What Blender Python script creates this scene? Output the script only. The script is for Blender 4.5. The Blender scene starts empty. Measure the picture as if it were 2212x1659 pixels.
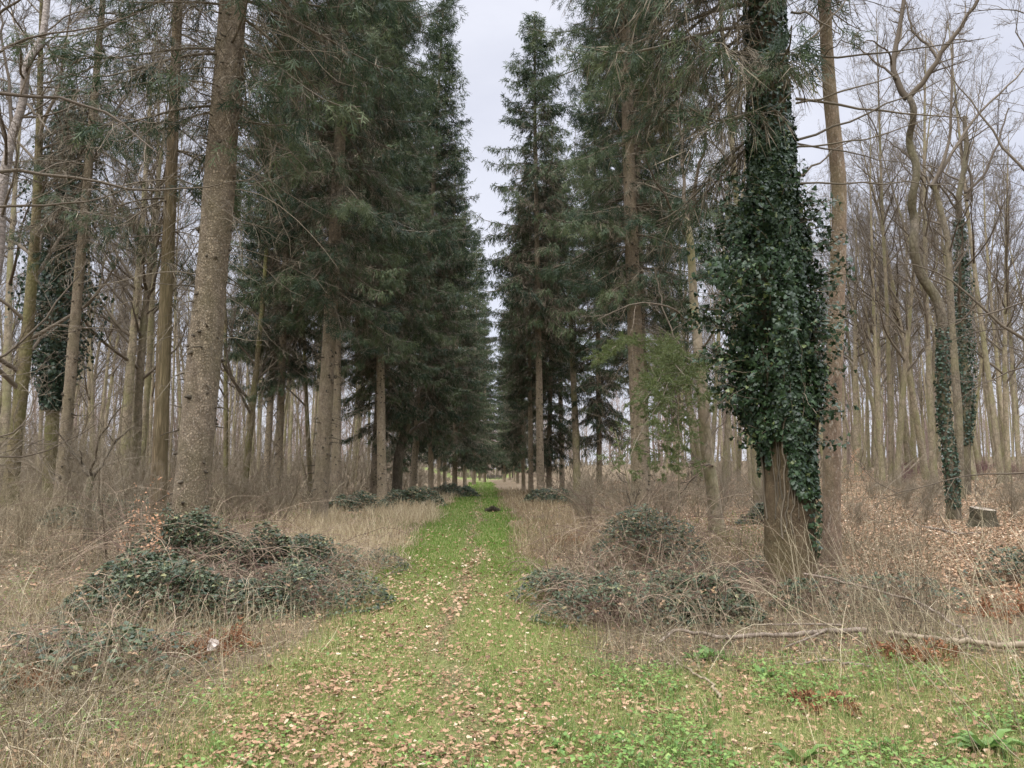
import bpy, math
import numpy as np
from mathutils import Vector

SC = bpy.context.scene
COL = SC.collection
PI = math.pi

# ------------------------------------------------------------------ camera numbers
CAM_H = 1.6
FD = 1661.2                     # focal length in the units of the 2212 wide view used for measuring
PITCH = math.atan((1015 - 829.5) / FD)
SP, CP = math.sin(PITCH), math.cos(PITCH)


def W(dx, dy, d):
    """world point at depth d (metres along +Y) seen at view position dx, dy"""
    xr = (dx - 1106) / FD
    yr = -(dy - 829.5) / FD
    wy = CP - yr * SP
    wz = SP + yr * CP
    s = d / wy
    return np.array([xr * s, d, CAM_H + wz * s])


def smooth(t):
    t = np.clip(t, 0, 1)
    return t * t * (3 - 2 * t)


def path_c(y):
    return -0.35 - 0.037 * y


def path_w(y):
    return 1.05 + 0.004 * y + 0.45 * smooth((7 - y) / 4)


def gz(x, y):
    x = np.asarray(x, float)
    y = np.asarray(y, float)
    o = x - path_c(y)
    a = np.abs(o)
    z = 0.03 * np.clip(a - 5, 0, 90)
    z = z + 0.012 * np.clip(y - 30, 0, 170) * (smooth((o - 4) / 12) + smooth((-o - 8) / 14))
    z = z - 0.006 * np.clip(y - 25, 0, 215) * (1 - smooth((a - 5) / 12))
    z = z + 0.035 * np.sin(x * .9 + 1.3) * np.sin(y * .7 + .4) * smooth((a - 1.2) / 1.5)
    z = z + 0.06 * np.sin(x * .31 + 2.) * np.sin(y * .27 + 1.) * smooth((a - 2) / 3)
    return z


def Gd(dx, dy):
    """where the view ray through dx, dy meets the ground"""
    d = 3.0
    while d < 240:
        p = W(dx, dy, d)
        if p[2] <= gz(p[0], p[1]):
            break
        d *= 1.01
    p[2] = gz(p[0], p[1])
    return p


def base(dx, d):
    p = W(dx, 1060, d)
    return np.array([p[0], d, float(gz(p[0], d))])


def vnoise(x, y, sc, seed):
    r = np.random.default_rng(seed)
    g = r.random((64, 64))
    u = np.asarray(x) / sc
    v = np.asarray(y) / sc
    i = np.floor(u).astype(int)
    j = np.floor(v).astype(int)
    fu = smooth(u - i)
    fv = smooth(v - j)
    a = g[i % 64, j % 64]
    b = g[(i + 1) % 64, j % 64]
    c = g[i % 64, (j + 1) % 64]
    e = g[(i + 1) % 64, (j + 1) % 64]
    return (a * (1 - fu) + b * fu) * (1 - fv) + (c * (1 - fu) + e * fu) * fv


def nrm(v):
    return v / (np.linalg.norm(v, axis=-1, keepdims=True) + 1e-9)


# ------------------------------------------------------------------ mesh collector
class Acc:
    def __init__(s):
        s.v, s.q, s.t, s.a, s.qm, s.tm = [], [], [], [], [], []
        s.n = 0

    def add(s, v, q=None, t=None, a=0.5, m=0):
        v = np.asarray(v, float).reshape(-1, 3)
        k = len(v)
        s.v.append(v)
        s.a.append(np.broadcast_to(np.asarray(a, float), (k,)).copy())
        if q is not None and len(q):
            q = np.asarray(q, int).reshape(-1, 4)
            s.q.append(q + s.n)
            s.qm.append(np.full(len(q), m))
        if t is not None and len(t):
            t = np.asarray(t, int).reshape(-1, 3)
            s.t.append(t + s.n)
            s.tm.append(np.full(len(t), m))
        s.n += k

    def mesh(s, name, mats, smoothed=False):
        me = bpy.data.meshes.new(name)
        v = np.concatenate(s.v)
        q = np.concatenate(s.q) if s.q else np.zeros((0, 4), int)
        t = np.concatenate(s.t) if s.t else np.zeros((0, 3), int)
        nl = q.size + t.size
        me.vertices.add(len(v))
        me.vertices.foreach_set('co', v.astype(np.float32).ravel())
        me.loops.add(nl)
        me.loops.foreach_set('vertex_index', np.concatenate([q.ravel(), t.ravel()]).astype(np.int32))
        nf = len(q) + len(t)
        me.polygons.add(nf)
        st = np.concatenate([np.arange(len(q)) * 4, q.size + np.arange(len(t)) * 3]).astype(np.int32)
        me.polygons.foreach_set('loop_start', st)
        if smoothed:
            me.polygons.foreach_set('use_smooth', np.ones(nf, bool))
        mi = np.concatenate([np.concatenate(s.qm) if s.qm else np.zeros(0, int),
                             np.concatenate(s.tm) if s.tm else np.zeros(0, int)]).astype(np.int32)
        me.polygons.foreach_set('material_index', mi)
        at = me.attributes.new('rnd', 'FLOAT', 'POINT')
        at.data.foreach_set('value', np.concatenate(s.a).astype(np.float32))
        for m in (mats if isinstance(mats, (list, tuple)) else [mats]):
            me.materials.append(m)
        me.update(calc_edges=True)
        return me


def tubes(acc, P, R, sides=4, a=0.5, m=0, cap=False):
    P = np.asarray(P, float)
    R = np.asarray(R, float)
    if P.ndim == 2:
        P = P[None]
        R = R[None]
    n, k, _ = P.shape
    if n == 0:
        return
    T = nrm(np.gradient(P, axis=1))
    mean = nrm(P[:, -1] - P[:, 0])
    alt = np.where(np.abs(mean[:, 2:3]) < .9, np.array([[0, 0, 1.]]), np.array([[1., 0, 0]]))
    ref = nrm(np.cross(mean, alt))[:, None, :]
    v = nrm(np.cross(T, ref))
    u = np.cross(v, T)
    an = np.arange(sides) * 2 * PI / sides
    ring = P[:, :, None, :] + R[:, :, None, None] * (np.cos(an)[None, None, :, None] * u[:, :, None, :] +
                                                    np.sin(an)[None, None, :, None] * v[:, :, None, :])
    idx = np.arange(n * k * sides).reshape(n, k, sides)
    A = idx[:, :-1, :]
    B = idx[:, 1:, :]
    q = np.stack([A, np.roll(A, -1, 2), np.roll(B, -1, 2), B], -1).reshape(-1, 4)
    a = np.asarray(a, float)
    if a.ndim == 1:
        a = np.repeat(a, k * sides)
    t = None
    if cap:
        t = []
        for i in range(n):
            for j in range(1, sides - 1):
                t.append((idx[i, -1, 0], idx[i, -1, j], idx[i, -1, j + 1]))
    acc.add(ring.reshape(-1, 3), q, t, a, m)


def scatter(acc, tv, tq, tt, P, X, Y, Z, sx, sy, sz=None, a=0.5, m=0):
    """copies of a small template laid out with its own axes, all in one mesh"""
    P = np.asarray(P, float)
    n = len(P)
    if n == 0:
        return
    tv = np.asarray(tv, float)
    k = len(tv)
    sx = np.broadcast_to(np.asarray(sx, float), (n,))
    sy = np.broadcast_to(np.asarray(sy, float), (n,))
    sz = sy if sz is None else np.broadcast_to(np.asarray(sz, float), (n,))
    V = (P[:, None, :] + tv[None, :, 0:1] * (X * sx[:, None])[:, None, :] +
         tv[None, :, 1:2] * (Y * sy[:, None])[:, None, :] + tv[None, :, 2:3] * (Z * sz[:, None])[:, None, :])
    off = (np.arange(n) * k)[:, None, None]
    q = (np.asarray(tq, int)[None] + off).reshape(-1, 4) if tq is not None and len(tq) else None
    t = (np.asarray(tt, int)[None] + off).reshape(-1, 3) if tt is not None and len(tt) else None
    a = np.asarray(a, float)
    if a.ndim == 1:
        a = np.repeat(a, k)
    acc.add(V.reshape(-1, 3), q, t, a, m)


def axes(Y, rng, up=None):
    """axes with Y along the given direction, Z near up (or random)"""
    Y = nrm(Y)
    r = rng.normal(size=Y.shape) if up is None else up
    X = nrm(np.cross(Y, r))
    Z = np.cross(X, Y)
    return X, Y, Z


KITE_V = [(0, 0, 0), (.5, .4, 0), (0, 1, 0), (-.5, .4, 0)]
KITE_Q = [(0, 1, 2, 3)]


def sprig_template():
    V, Q = [], []

    def kite(p, ang, L, hw, z):
        c, s_ = math.cos(ang), math.sin(ang)
        b = len(V)
        for x, y in ((0, 0), (hw, .45 * L), (0, L), (-hw, .45 * L)):
            V.append((p[0] + x * c + y * s_, p[1] - x * s_ + y * c, z * y / L))
        Q.append((b, b + 1, b + 2, b + 3))
    kite((0, 0), 0, 1., .034, .0)
    for y, sg, L in ((.12, 1, .5), (.3, -1, .48), (.5, 1, .38), (.62, -1, .3)):
        kite((0, y), sg * .75, L, .03, .09)
    return V, Q


SPRIG_V, SPRIG_Q = sprig_template()
LEAF_V = [(0, 0, 0), (.5, .42, .14), (0, 1, -.05), (-.5, .42, .14), (0, .45, 0)]
LEAF_T = [(0, 1, 4), (1, 2, 4), (0, 4, 3), (4, 2, 3)]
IVY_V = [(0, .35, .06), (0, 0, 0), (.38, -.12, -.02), (.62, .2, -.05), (.3, .38, .0), (.34, .68, -.03), (0, 1.05, -.08),
         (-.34, .68, -.03), (-.3, .38, .0), (-.62, .2, -.05), (-.38, -.12, -.02)]
IVY_T = [(0, i, i + 1) for i in range(1, 10)] + [(0, 10, 1)]


def oak_template(seed):
    r = np.random.default_rng(seed)
    ys = np.linspace(0, 1, 8)
    w = np.array([.04, .16, .13, .3, .2, .33, .22, .03]) * r.uniform(.8, 1.25, 8)
    curl = r.uniform(.1, .5) * (1 if r.random() < .7 else -1)
    fold = r.uniform(-.2, .7)
    V = []
    for y, ww in zip(ys, w):
        z = curl * (y - .5) ** 2 + r.normal() * .02
        V += [(-ww, y, z + fold * ww + r.normal() * .03), (r.normal() * .01, y, z), (ww * r.uniform(.8, 1.2), y, z + fold * ww + r.normal() * .03)]
    Q = []
    for i in range(7):
        for j in range(2):
            b = i * 3 + j
            Q.append((b, b + 1, b + 4, b + 3))
    return V, Q


BLADE_V = [(-.5, 0, 0), (.5, 0, 0), (.42, .55, .07), (-.42, .55, .07), (0, 1, .3)]
BLADE_Q = [(0, 1, 2, 3)]
BLADE_T = [(3, 2, 4)]

# ------------------------------------------------------------------ materials


def new_mat(name):
    m = bpy.data.materials.new(name)
    m.use_nodes = True
    nt = m.node_tree
    nt.nodes.clear()
    return m, nt, nt.nodes, nt.links


def ramp(nd, stops):
    r = nd.new('ShaderNodeValToRGB')
    e = r.color_ramp.elements
    while len(e) < len(stops):
        e.new(.5)
    for i, (p, c) in enumerate(stops):
        e[i].position = p
        e[i].color = (c[0], c[1], c[2], 1)
    return r


def leaf_mat(name, stops, trans=.25, rough=.6, spec=.3):
    m, nt, nd, lk = new_mat(name)
    at = nd.new('ShaderNodeAttribute')
    at.attribute_name = 'rnd'
    rp = ramp(nd, stops)
    lk.new(at.outputs['Fac'], rp.inputs['Fac'])
    b = nd.new('ShaderNodeBsdfPrincipled')
    b.inputs['Roughness'].default_value = rough
    b.inputs['Specular IOR Level'].default_value = spec
    lk.new(rp.outputs['Color'], b.inputs['Base Color'])
    out = nd.new('ShaderNodeOutputMaterial')
    if trans > 0:
        t = nd.new('ShaderNodeBsdfTranslucent')
        lk.new(rp.outputs['Color'], t.inputs['Color'])
        mx = nd.new('ShaderNodeMixShader')
        mx.inputs[0].default_value = trans
        lk.new(b.outputs[0], mx.inputs[1])
        lk.new(t.outputs[0], mx.inputs[2])
        lk.new(mx.outputs[0], out.inputs['Surface'])
    else:
        lk.new(b.outputs[0], out.inputs['Surface'])
    return m


def bark_mat(name, dark, light, lichen, sc=6., zs=.45, vor=16., lich=.35, bump=.5, moss=None, moss_amt=.0, crk=.7):
    m, nt, nd, lk = new_mat(name)
    tc = nd.new('ShaderNodeTexCoord')
    mp = nd.new('ShaderNodeMapping')
    mp.inputs['Scale'].default_value = (1, 1, zs)
    oi = nd.new('ShaderNodeObjectInfo')
    lk.new(tc.outputs['Object'], mp.inputs['Vector'])
    ad = nd.new('ShaderNodeVectorMath')
    ad.operation = 'ADD'
    mu = nd.new('ShaderNodeMath')
    mu.operation = 'MULTIPLY'
    mu.inputs[1].default_value = 37.
    lk.new(oi.outputs['Random'], mu.inputs[0])
    lk.new(mp.outputs[0], ad.inputs[0])
    lk.new(mu.outputs[0], ad.inputs[1])
    n1 = nd.new('ShaderNodeTexNoise')
    n1.inputs['Scale'].default_value = sc
    n1.inputs['Detail'].default_value = 8
    n1.inputs['Roughness'].default_value = .7
    lk.new(ad.outputs[0], n1.inputs['Vector'])
    rp = ramp(nd, [(.3, dark), (.68, light)])
    lk.new(n1.outputs['Fac'], rp.inputs['Fac'])
    vo = nd.new('ShaderNodeTexVoronoi')
    vo.feature = 'DISTANCE_TO_EDGE'
    vo.inputs['Scale'].default_value = vor
    wob = nd.new('ShaderNodeVectorMath')
    wob.operation = 'MULTIPLY_ADD'
    wob.inputs[1].default_value = (.12, .12, .12)
    lk.new(n1.outputs['Color'], wob.inputs[0])
    lk.new(ad.outputs[0], wob.inputs[2])
    lk.new(wob.outputs[0], vo.inputs['Vector'])
    crack = ramp(nd, [(0, (.45, .45, .45)), (.12, (1, 1, 1))])
    lk.new(vo.outputs['Distance'], crack.inputs['Fac'])
    mc = nd.new('ShaderNodeMix')
    mc.data_type = 'RGBA'
    mc.blend_type = 'MULTIPLY'
    mc.inputs[0].default_value = crk
    lk.new(rp.outputs['Color'], mc.inputs[6])
    lk.new(crack.outputs['Color'], mc.inputs[7])
    # lichen flecks
    n2 = nd.new('ShaderNodeTexNoise')
    n2.inputs['Scale'].default_value = 26.
    n2.inputs['Detail'].default_value = 5
    lk.new(ad.outputs[0], n2.inputs['Vector'])
    lr = ramp(nd, [(.56, (0, 0, 0)), (.68, (1, 1, 1))])
    lk.new(n2.outputs['Fac'], lr.inputs['Fac'])
    ml = nd.new('ShaderNodeMath')
    ml.operation = 'MULTIPLY'
    ml.inputs[1].default_value = lich
    lk.new(lr.outputs['Color'], ml.inputs[0])
    mix = nd.new('ShaderNodeMix')
    mix.data_type = 'RGBA'
    lk.new(ml.outputs[0], mix.inputs[0])
    lk.new(mc.outputs[2], mix.inputs[6])
    mix.inputs[7].default_value = (*lichen, 1)
    colour = mix.outputs[2]
    if moss is not None:
        n3 = nd.new('ShaderNodeTexNoise')
        n3.inputs['Scale'].default_value = 1.6
        n3.inputs['Detail'].default_value = 6
        lk.new(ad.outputs[0], n3.inputs['Vector'])
        mr = ramp(nd, [(.42, (0, 0, 0)), (.68, (1, 1, 1))])
        lk.new(n3.outputs['Fac'], mr.inputs['Fac'])
        mm = nd.new('ShaderNodeMath')
        mm.operation = 'MULTIPLY'
        mm.inputs[1].default_value = moss_amt
        lk.new(mr.outputs['Color'], mm.inputs[0])
        mx2 = nd.new('ShaderNodeMix')
        mx2.data_type = 'RGBA'
        lk.new(mm.outputs[0], mx2.inputs[0])
        lk.new(colour, mx2.inputs[6])
        mx2.inputs[7].default_value = (*moss, 1)
        colour = mx2.outputs[2]
    hs = nd.new('ShaderNodeHueSaturation')
    mr2 = nd.new('ShaderNodeMapRange')
    mr2.inputs['To Min'].default_value = .82
    mr2.inputs['To Max'].default_value = 1.28
    lk.new(oi.outputs['Random'], mr2.inputs['Value'])
    lk.new(mr2.outputs[0], hs.inputs['Value'])
    lk.new(colour, hs.inputs['Color'])
    b = nd.new('ShaderNodeBsdfPrincipled')
    b.inputs['Roughness'].default_value = .9
    b.inputs['Specular IOR Level'].default_value = .15
    lk.new(hs.outputs[0], b.inputs['Base Color'])
    hsum = nd.new('ShaderNodeMath')
    hsum.operation = 'MULTIPLY_ADD'
    hsum.inputs[1].default_value = .8
    lk.new(n1.outputs['Fac'], hsum.inputs[0])
    vr = ramp(nd, [(0, (0, 0, 0)), (.25, (1, 1, 1))])
    lk.new(vo.outputs['Distance'], vr.inputs['Fac'])
    lk.new(vr.outputs['Color'], hsum.inputs[2])
    bp = nd.new('ShaderNodeBump')
    bp.inputs['Strength'].default_value = bump
    bp.inputs['Distance'].default_value = .03
    lk.new(hsum.outputs[0], bp.inputs['Height'])
    lk.new(bp.outputs[0], b.inputs['Normal'])
    out = nd.new('ShaderNodeOutputMaterial')
    lk.new(b.outputs[0], out.inputs['Surface'])
    return m


def plain_mat(name, c, c2=None, sc=8., rough=.85):
    m, nt, nd, lk = new_mat(name)
    tc = nd.new('ShaderNodeTexCoord')
    n1 = nd.new('ShaderNodeTexNoise')
    n1.inputs['Scale'].default_value = sc
    n1.inputs['Detail'].default_value = 6
    lk.new(tc.outputs['Object'], n1.inputs['Vector'])
    rp = ramp(nd, [(.3, c), (.7, c2 or tuple(x * 1.5 for x in c))])
    lk.new(n1.outputs['Fac'], rp.inputs['Fac'])
    b = nd.new('ShaderNodeBsdfPrincipled')
    b.inputs['Roughness'].default_value = rough
    b.inputs['Specular IOR Level'].default_value = .2
    lk.new(rp.outputs['Color'], b.inputs['Base Color'])
    out = nd.new('ShaderNodeOutputMaterial')
    lk.new(b.outputs[0], out.inputs['Surface'])
    return m


M = {}
M['spruce_bark'] = bark_mat('spruce_bark', (.22, .17, .115), (.5, .405, .28), (.62, .55, .43), sc=8, zs=.75, vor=24, lich=.42,
                            bump=1., moss=(.21, .19, .09), moss_amt=.4)
M['red_bark'] = bark_mat('fibrous_red_bark', (.12, .085, .052), (.3, .225, .14), (.3, .28, .2), sc=9, zs=.09, vor=20, lich=.12,
                         bump=.8, moss=(.2, .18, .08), moss_amt=.4)
M['smooth_red'] = bark_mat('smooth_red_bark', (.15, .105, .072), (.32, .235, .16), (.5, .45, .36), sc=8, zs=.5, vor=26, lich=.45,
                           bump=.45, moss=(.2, .19, .08), moss_amt=.35)
M['ivy_bark'] = bark_mat('ochre_bark', (.13, .092, .056), (.31, .228, .135), (.3, .27, .17), sc=9, zs=.6, vor=48, lich=.4, crk=.6,
                         bump=.9, moss=(.22, .19, .08), moss_amt=.5)
M['beech_bark'] = bark_mat('beech_bark', (.17, .135, .09), (.34, .28, .19), (.42, .4, .31), sc=4, zs=.6, vor=5, lich=.35,
                           bump=.25, moss=(.19, .19, .075), moss_amt=.65)
M['moss_bark'] = bark_mat('mossy_bark', (.1, .08, .045), (.22, .18, .1), (.3, .29, .2), sc=5, zs=.5, vor=10, lich=.2,
                          bump=.5, moss=(.16, .165, .055), moss_amt=.7)
M['grey_bark'] = bark_mat('grey_bark', (.085, .07, .048), (.2, .165, .115), (.3, .29, .22), sc=5, zs=.5, vor=9, lich=.25, bump=.4, moss=(.15, .14, .065), moss_amt=.5)
M['dark_bark'] = bark_mat('dark_bark', (.05, .042, .03), (.14, .115, .08), (.2, .2, .15), sc=5, zs=.4, vor=12, lich=.2,
                          bump=.6, moss=(.1, .11, .04), moss_amt=.4)
M['birch_bark'] = bark_mat('birch_bark', (.2, .16, .13), (.52, .46, .4), (.6, .57, .5), sc=4, zs=1.6, vor=6, lich=.4, bump=.3)
M['twig'] = leaf_mat('bare_twigs', [(0, (.1, .08, .052)), (.5, (.19, .155, .105)), (1, (.32, .275, .2))], 0, .85, .15)
M['crown_twig'] = leaf_mat('tree_twigs', [(0, (.07, .054, .038)), (.5, (.135, .11, .078)), (1, (.25, .21, .155))], 0, .85, .15)
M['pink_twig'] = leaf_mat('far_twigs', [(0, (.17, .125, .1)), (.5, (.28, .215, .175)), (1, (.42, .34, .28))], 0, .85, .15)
M['dead_wood'] = leaf_mat('dead_conifer_twigs', [(0, (.06, .05, .035)), (.5, (.16, .132, .092)), (1, (.34, .29, .21))], 0, .85, .15)
M['pale_wood'] = plain_mat('pale_dead_wood', (.15, .115, .075), (.31, .25, .17), 14)
M['grey_wood'] = plain_mat('weathered_branch', (.11, .085, .062), (.25, .2, .15), 14)
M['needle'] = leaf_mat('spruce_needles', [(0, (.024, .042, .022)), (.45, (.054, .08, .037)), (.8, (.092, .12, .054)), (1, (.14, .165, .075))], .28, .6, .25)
M['fir_needle'] = leaf_mat('fir_needles', [(0, (.06, .085, .03)), (.5, (.115, .145, .045)), (1, (.19, .21, .075))], .25, .55, .3)
M['ivy'] = leaf_mat('ivy_leaves', [(0, (.011, .024, .011)), (.6, (.026, .05, .018)), (.9, (.048, .085, .032)), (1, (.14, .17, .06))], .08, .42, .38)
M['ivy_far'] = leaf_mat('far_ivy_leaves', [(0, (.012, .026, .015)), (1, (.05, .085, .042))], .08, .45, .4)
M['bramble'] = leaf_mat('bramble_leaves', [(0, (.02, .034, .018)), (.5, (.05, .07, .029)), (.8, (.1, .12, .055)), (.9, (.2, .2, .08)), (1, (.3, .19, .1))], .15, .5, .4)
M['cane'] = leaf_mat('bramble_canes', [(0, (.1, .055, .045)), (.5, (.2, .14, .1)), (1, (.42, .33, .22))], 0, .8, .2)
M['grass'] = leaf_mat('path_grass', [(0, (.085, .185, .022)), (.35, (.13, .235, .032)), (.6, (.19, .23, .065)), (1, (.48, .41, .2))], .35, .6, .2)
M['straw'] = leaf_mat('dry_grass', [(0, (.15, .105, .06)), (.5, (.34, .265, .15)), (1, (.62, .53, .35))], .25, .8, .15)
M['stalk'] = leaf_mat('dead_stalks', [(0, (.07, .048, .032)), (.45, (.2, .163, .1)), (1, (.56, .48, .32))], 0, .8, .2)
M['litter'] = leaf_mat('fallen_leaves', [(0, (.13, .078, .045)), (.45, (.3, .18, .1)), (.85, (.45, .31, .19)), (1, (.6, .49, .35))], .15, .75, .2)
M['herb'] = leaf_mat('ground_plants', [(0, (.05, .1, .025)), (.5, (.13, .22, .05)), (1, (.25, .34, .09))], .3, .55, .3)
M['dock'] = leaf_mat('dock_leaves', [(0, (.065, .13, .03)), (1, (.15, .24, .06))], .3, .5, .35)
M['bracken'] = leaf_mat('dead_bracken', [(0, (.13, .055, .03)), (1, (.36, .18, .09))], .15, .8, .15)
M['copper'] = leaf_mat('copper_leaves', [(0, (.4, .2, .1)), (1, (.68, .43, .27))], .3, .7, .2)
M['purple'] = leaf_mat('dark_red_twigs', [(0, (.08, .035, .04)), (1, (.18, .09, .09))], 0, .8, .2)
M['gate_wood'] = plain_mat('gate_wood', (.035, .03, .025), (.07, .06, .05), 10)
M['stump_top'] = plain_mat('sawn_wood', (.15, .125, .09), (.3, .25, .18), 5)

# ------------------------------------------------------------------ objects


def thing(name, label, cat, loc, rot=(0, 0, 0), group=None, scale=1.):
    o = bpy.data.objects.new(name, None)
    COL.objects.link(o)
    o.empty_display_size = .3
    o.location = [float(c) for c in loc]
    o.rotation_euler = rot
    o.scale = (scale,) * 3
    o['label'] = label
    o['category'] = cat
    if group:
        o['group'] = group
    return o


def part(name, me, parent, label=None, stuff=False):
    o = bpy.data.objects.new(name, me)
    COL.objects.link(o)
    o.parent = parent
    if label:
        o['label'] = label
    if stuff:
        o['kind'] = 'stuff'
    return o


def single(name, me, label, cat, loc=(0, 0, 0), group=None, kind=None):
    o = bpy.data.objects.new(name, me)
    COL.objects.link(o)
    o.location = [float(c) for c in loc]
    if label:
        o['label'] = label
    if cat:
        o['category'] = cat
    if group:
        o['group'] = group
    if kind:
        o['kind'] = kind
    return o


# ------------------------------------------------------------------ tree building

def resample(pts, n):
    pts = np.asarray(pts, float)
    s = np.concatenate([[0], np.cumsum(np.linalg.norm(np.diff(pts, axis=0), axis=1))])
    u = np.linspace(0, s[-1], n)
    out = np.stack([np.interp(u, s, pts[:, i]) for i in range(3)], 1)
    for _ in range(2):
        mid = out.copy()
        mid[1:-1] = (out[:-2] + 2 * out[1:-1] + out[2:]) / 4
        out = mid
    return out


def trunk_acc(acc, pts, r0, r1, seed, sides=18, step=.3, flare=.35, lump=.035, power=1.0, a=.5, m=0):
    r = np.random.default_rng(seed)
    L = np.sum(np.linalg.norm(np.diff(np.asarray(pts, float), axis=0), axis=1))
    n = max(8, int(L / step))
    P = resample(pts, n)
    h = np.linspace(0, L, n)
    R = r1 + (r0 - r1) * (1 - h / L) ** power
    T = nrm(np.gradient(P, axis=0))
    u = nrm(np.cross(T, np.array([0, 1., .01])))
    v = np.cross(T, u)
    an = np.arange(sides) * 2 * PI / sides
    ph = r.uniform(0, 6.28, 6)
    hh = np.clip(h - .3, 0, None)[:, None]
    w = 1 + lump * (np.sin(3 * an[None] + ph[0] + hh * .8) + np.sin(2 * an[None] + ph[1] - hh * 1.7) * .8 +
                    r.normal(size=(n, sides)) * .45 + r.normal(size=(n, 1)) * .5)
    fl = flare * np.exp(-hh / .32) * (1 + .45 * np.cos(5 * an[None] + ph[2]) + .3 * np.cos(3 * an[None] + ph[3]))
    rad = R[:, None] * (w + fl)
    V = P[:, None] + rad[..., None] * (np.cos(an)[None, :, None] * u[:, None] + np.sin(an)[None, :, None] * v[:, None])
    idx = np.arange(n * sides).reshape(n, sides)
    A, B = idx[:-1], idx[1:]
    q = np.stack([A, np.roll(A, -1, 1), np.roll(B, -1, 1), B], -1).reshape(-1, 4)
    acc.add(V, q, None, a, m)
    return P, R


def grow(rng, P, R, m, tmin, ratio, ang, k, up=.15, wob=.18, rr=.6, tip=.3, rmin=.003, tmax=1.):
    n, K, _ = P.shape
    t = tmin + (tmax - tmin) * (np.arange(m)[None] + rng.random((n, m))) / m
    f = t * (K - 1)
    i = np.clip(f.astype(int), 0, K - 2)
    fr = (f - i)[..., None]
    ar = np.arange(n)[:, None]
    B = P[ar, i] * (1 - fr) + P[ar, i + 1] * fr
    T = nrm(P[ar, i + 1] - P[ar, i])
    rb = R[ar, i] * (1 - fr[..., 0]) + R[ar, i + 1] * fr[..., 0]
    L = np.sum(np.linalg.norm(np.diff(P, axis=1), axis=2), axis=1)[:, None]
    rp = rng.normal(size=T.shape)
    rp = nrm(rp - np.sum(rp * T, -1, keepdims=True) * T)
    a = rng.normal(ang, .2, (n, m))[..., None]
    D = nrm(T * np.cos(a) + rp * np.sin(a)).reshape(-1, 3)
    l = (L * ratio * (1.15 - .6 * t) * rng.uniform(.55, 1.25, (n, m))).reshape(-1)
    r0 = np.maximum(rb.reshape(-1) * rr * rng.uniform(.6, 1.1, n * m), rmin)
    Q = np.zeros((n * m, k, 3))
    Q[:, 0] = B.reshape(-1, 3)
    for j in range(1, k):
        Q[:, j] = Q[:, j - 1] + D * (l / (k - 1))[:, None]
        D = nrm(D + np.array([0, 0, up]) + rng.normal(size=D.shape) * wob)
    RR = r0[:, None] * np.linspace(1, tip, k)[None]
    return Q, np.maximum(RR, rmin * .7)


def one(P, R):
    return np.asarray(P)[None], np.asarray(R)[None]


def twig_levels(acc, rng, P, R, spec, sides=(5, 4, 3, 3), mat=0):
    """spec: list of dicts passed to grow, one per branching level"""
    for li, s in enumerate(spec):
        P, R = grow(rng, P, R, **s)
        tubes(acc, P, R, sides[min(li, len(sides) - 1)], a=np.clip(rng.normal(.5, .22, len(P)), 0, 1), m=mat)
    return P, R


def bare_tree_meshes(seed, H, r0, cb, mats, n1=20, dens=1., lean=.25):
    rng = np.random.default_rng(seed)
    pts = [(0, 0, -.4)]
    x = y = 0
    dx, dy = rng.normal(size=2) * .025
    for z in np.linspace(1.5, H, 9):
        dx += rng.normal() * .02
        dy += rng.normal() * .02
        x += dx * H / 9
        y += dy * H / 9
        pts.append((x, y, z))
    ta = Acc()
    P, R = trunk_acc(ta, pts, r0, .02, seed, sides=12, step=.5, flare=.35, lump=.03, power=.85)
    ba = Acc()
    P1, R1 = grow(rng, *one(P, R), n1, cb, .26, .75, 9, up=.10, wob=.12, rr=.55, tip=.25, rmin=.02, tmax=.98)
    tubes(ba, P1, R1, 5, a=np.clip(rng.normal(.55, .2, len(P1)), 0, 1))
    twig_levels(ba, rng, P1, R1, [
        dict(m=int(7 * dens), tmin=.2, ratio=.42, ang=.75, k=6, up=.06, wob=.16, rr=.55, rmin=.009),
        dict(m=int(7 * dens), tmin=.15, ratio=.5, ang=.7, k=5, up=.05, wob=.2, rr=.55, rmin=.006),
        dict(m=int(5 * dens), tmin=.1, ratio=.55, ang=.7, k=4, up=.04, wob=.22, rr=.6, rmin=.0045)], sides=(4, 3, 3))
    return ta.mesh('trunk', mats[0], True), ba.mesh('crown', mats[1], False)


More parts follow.
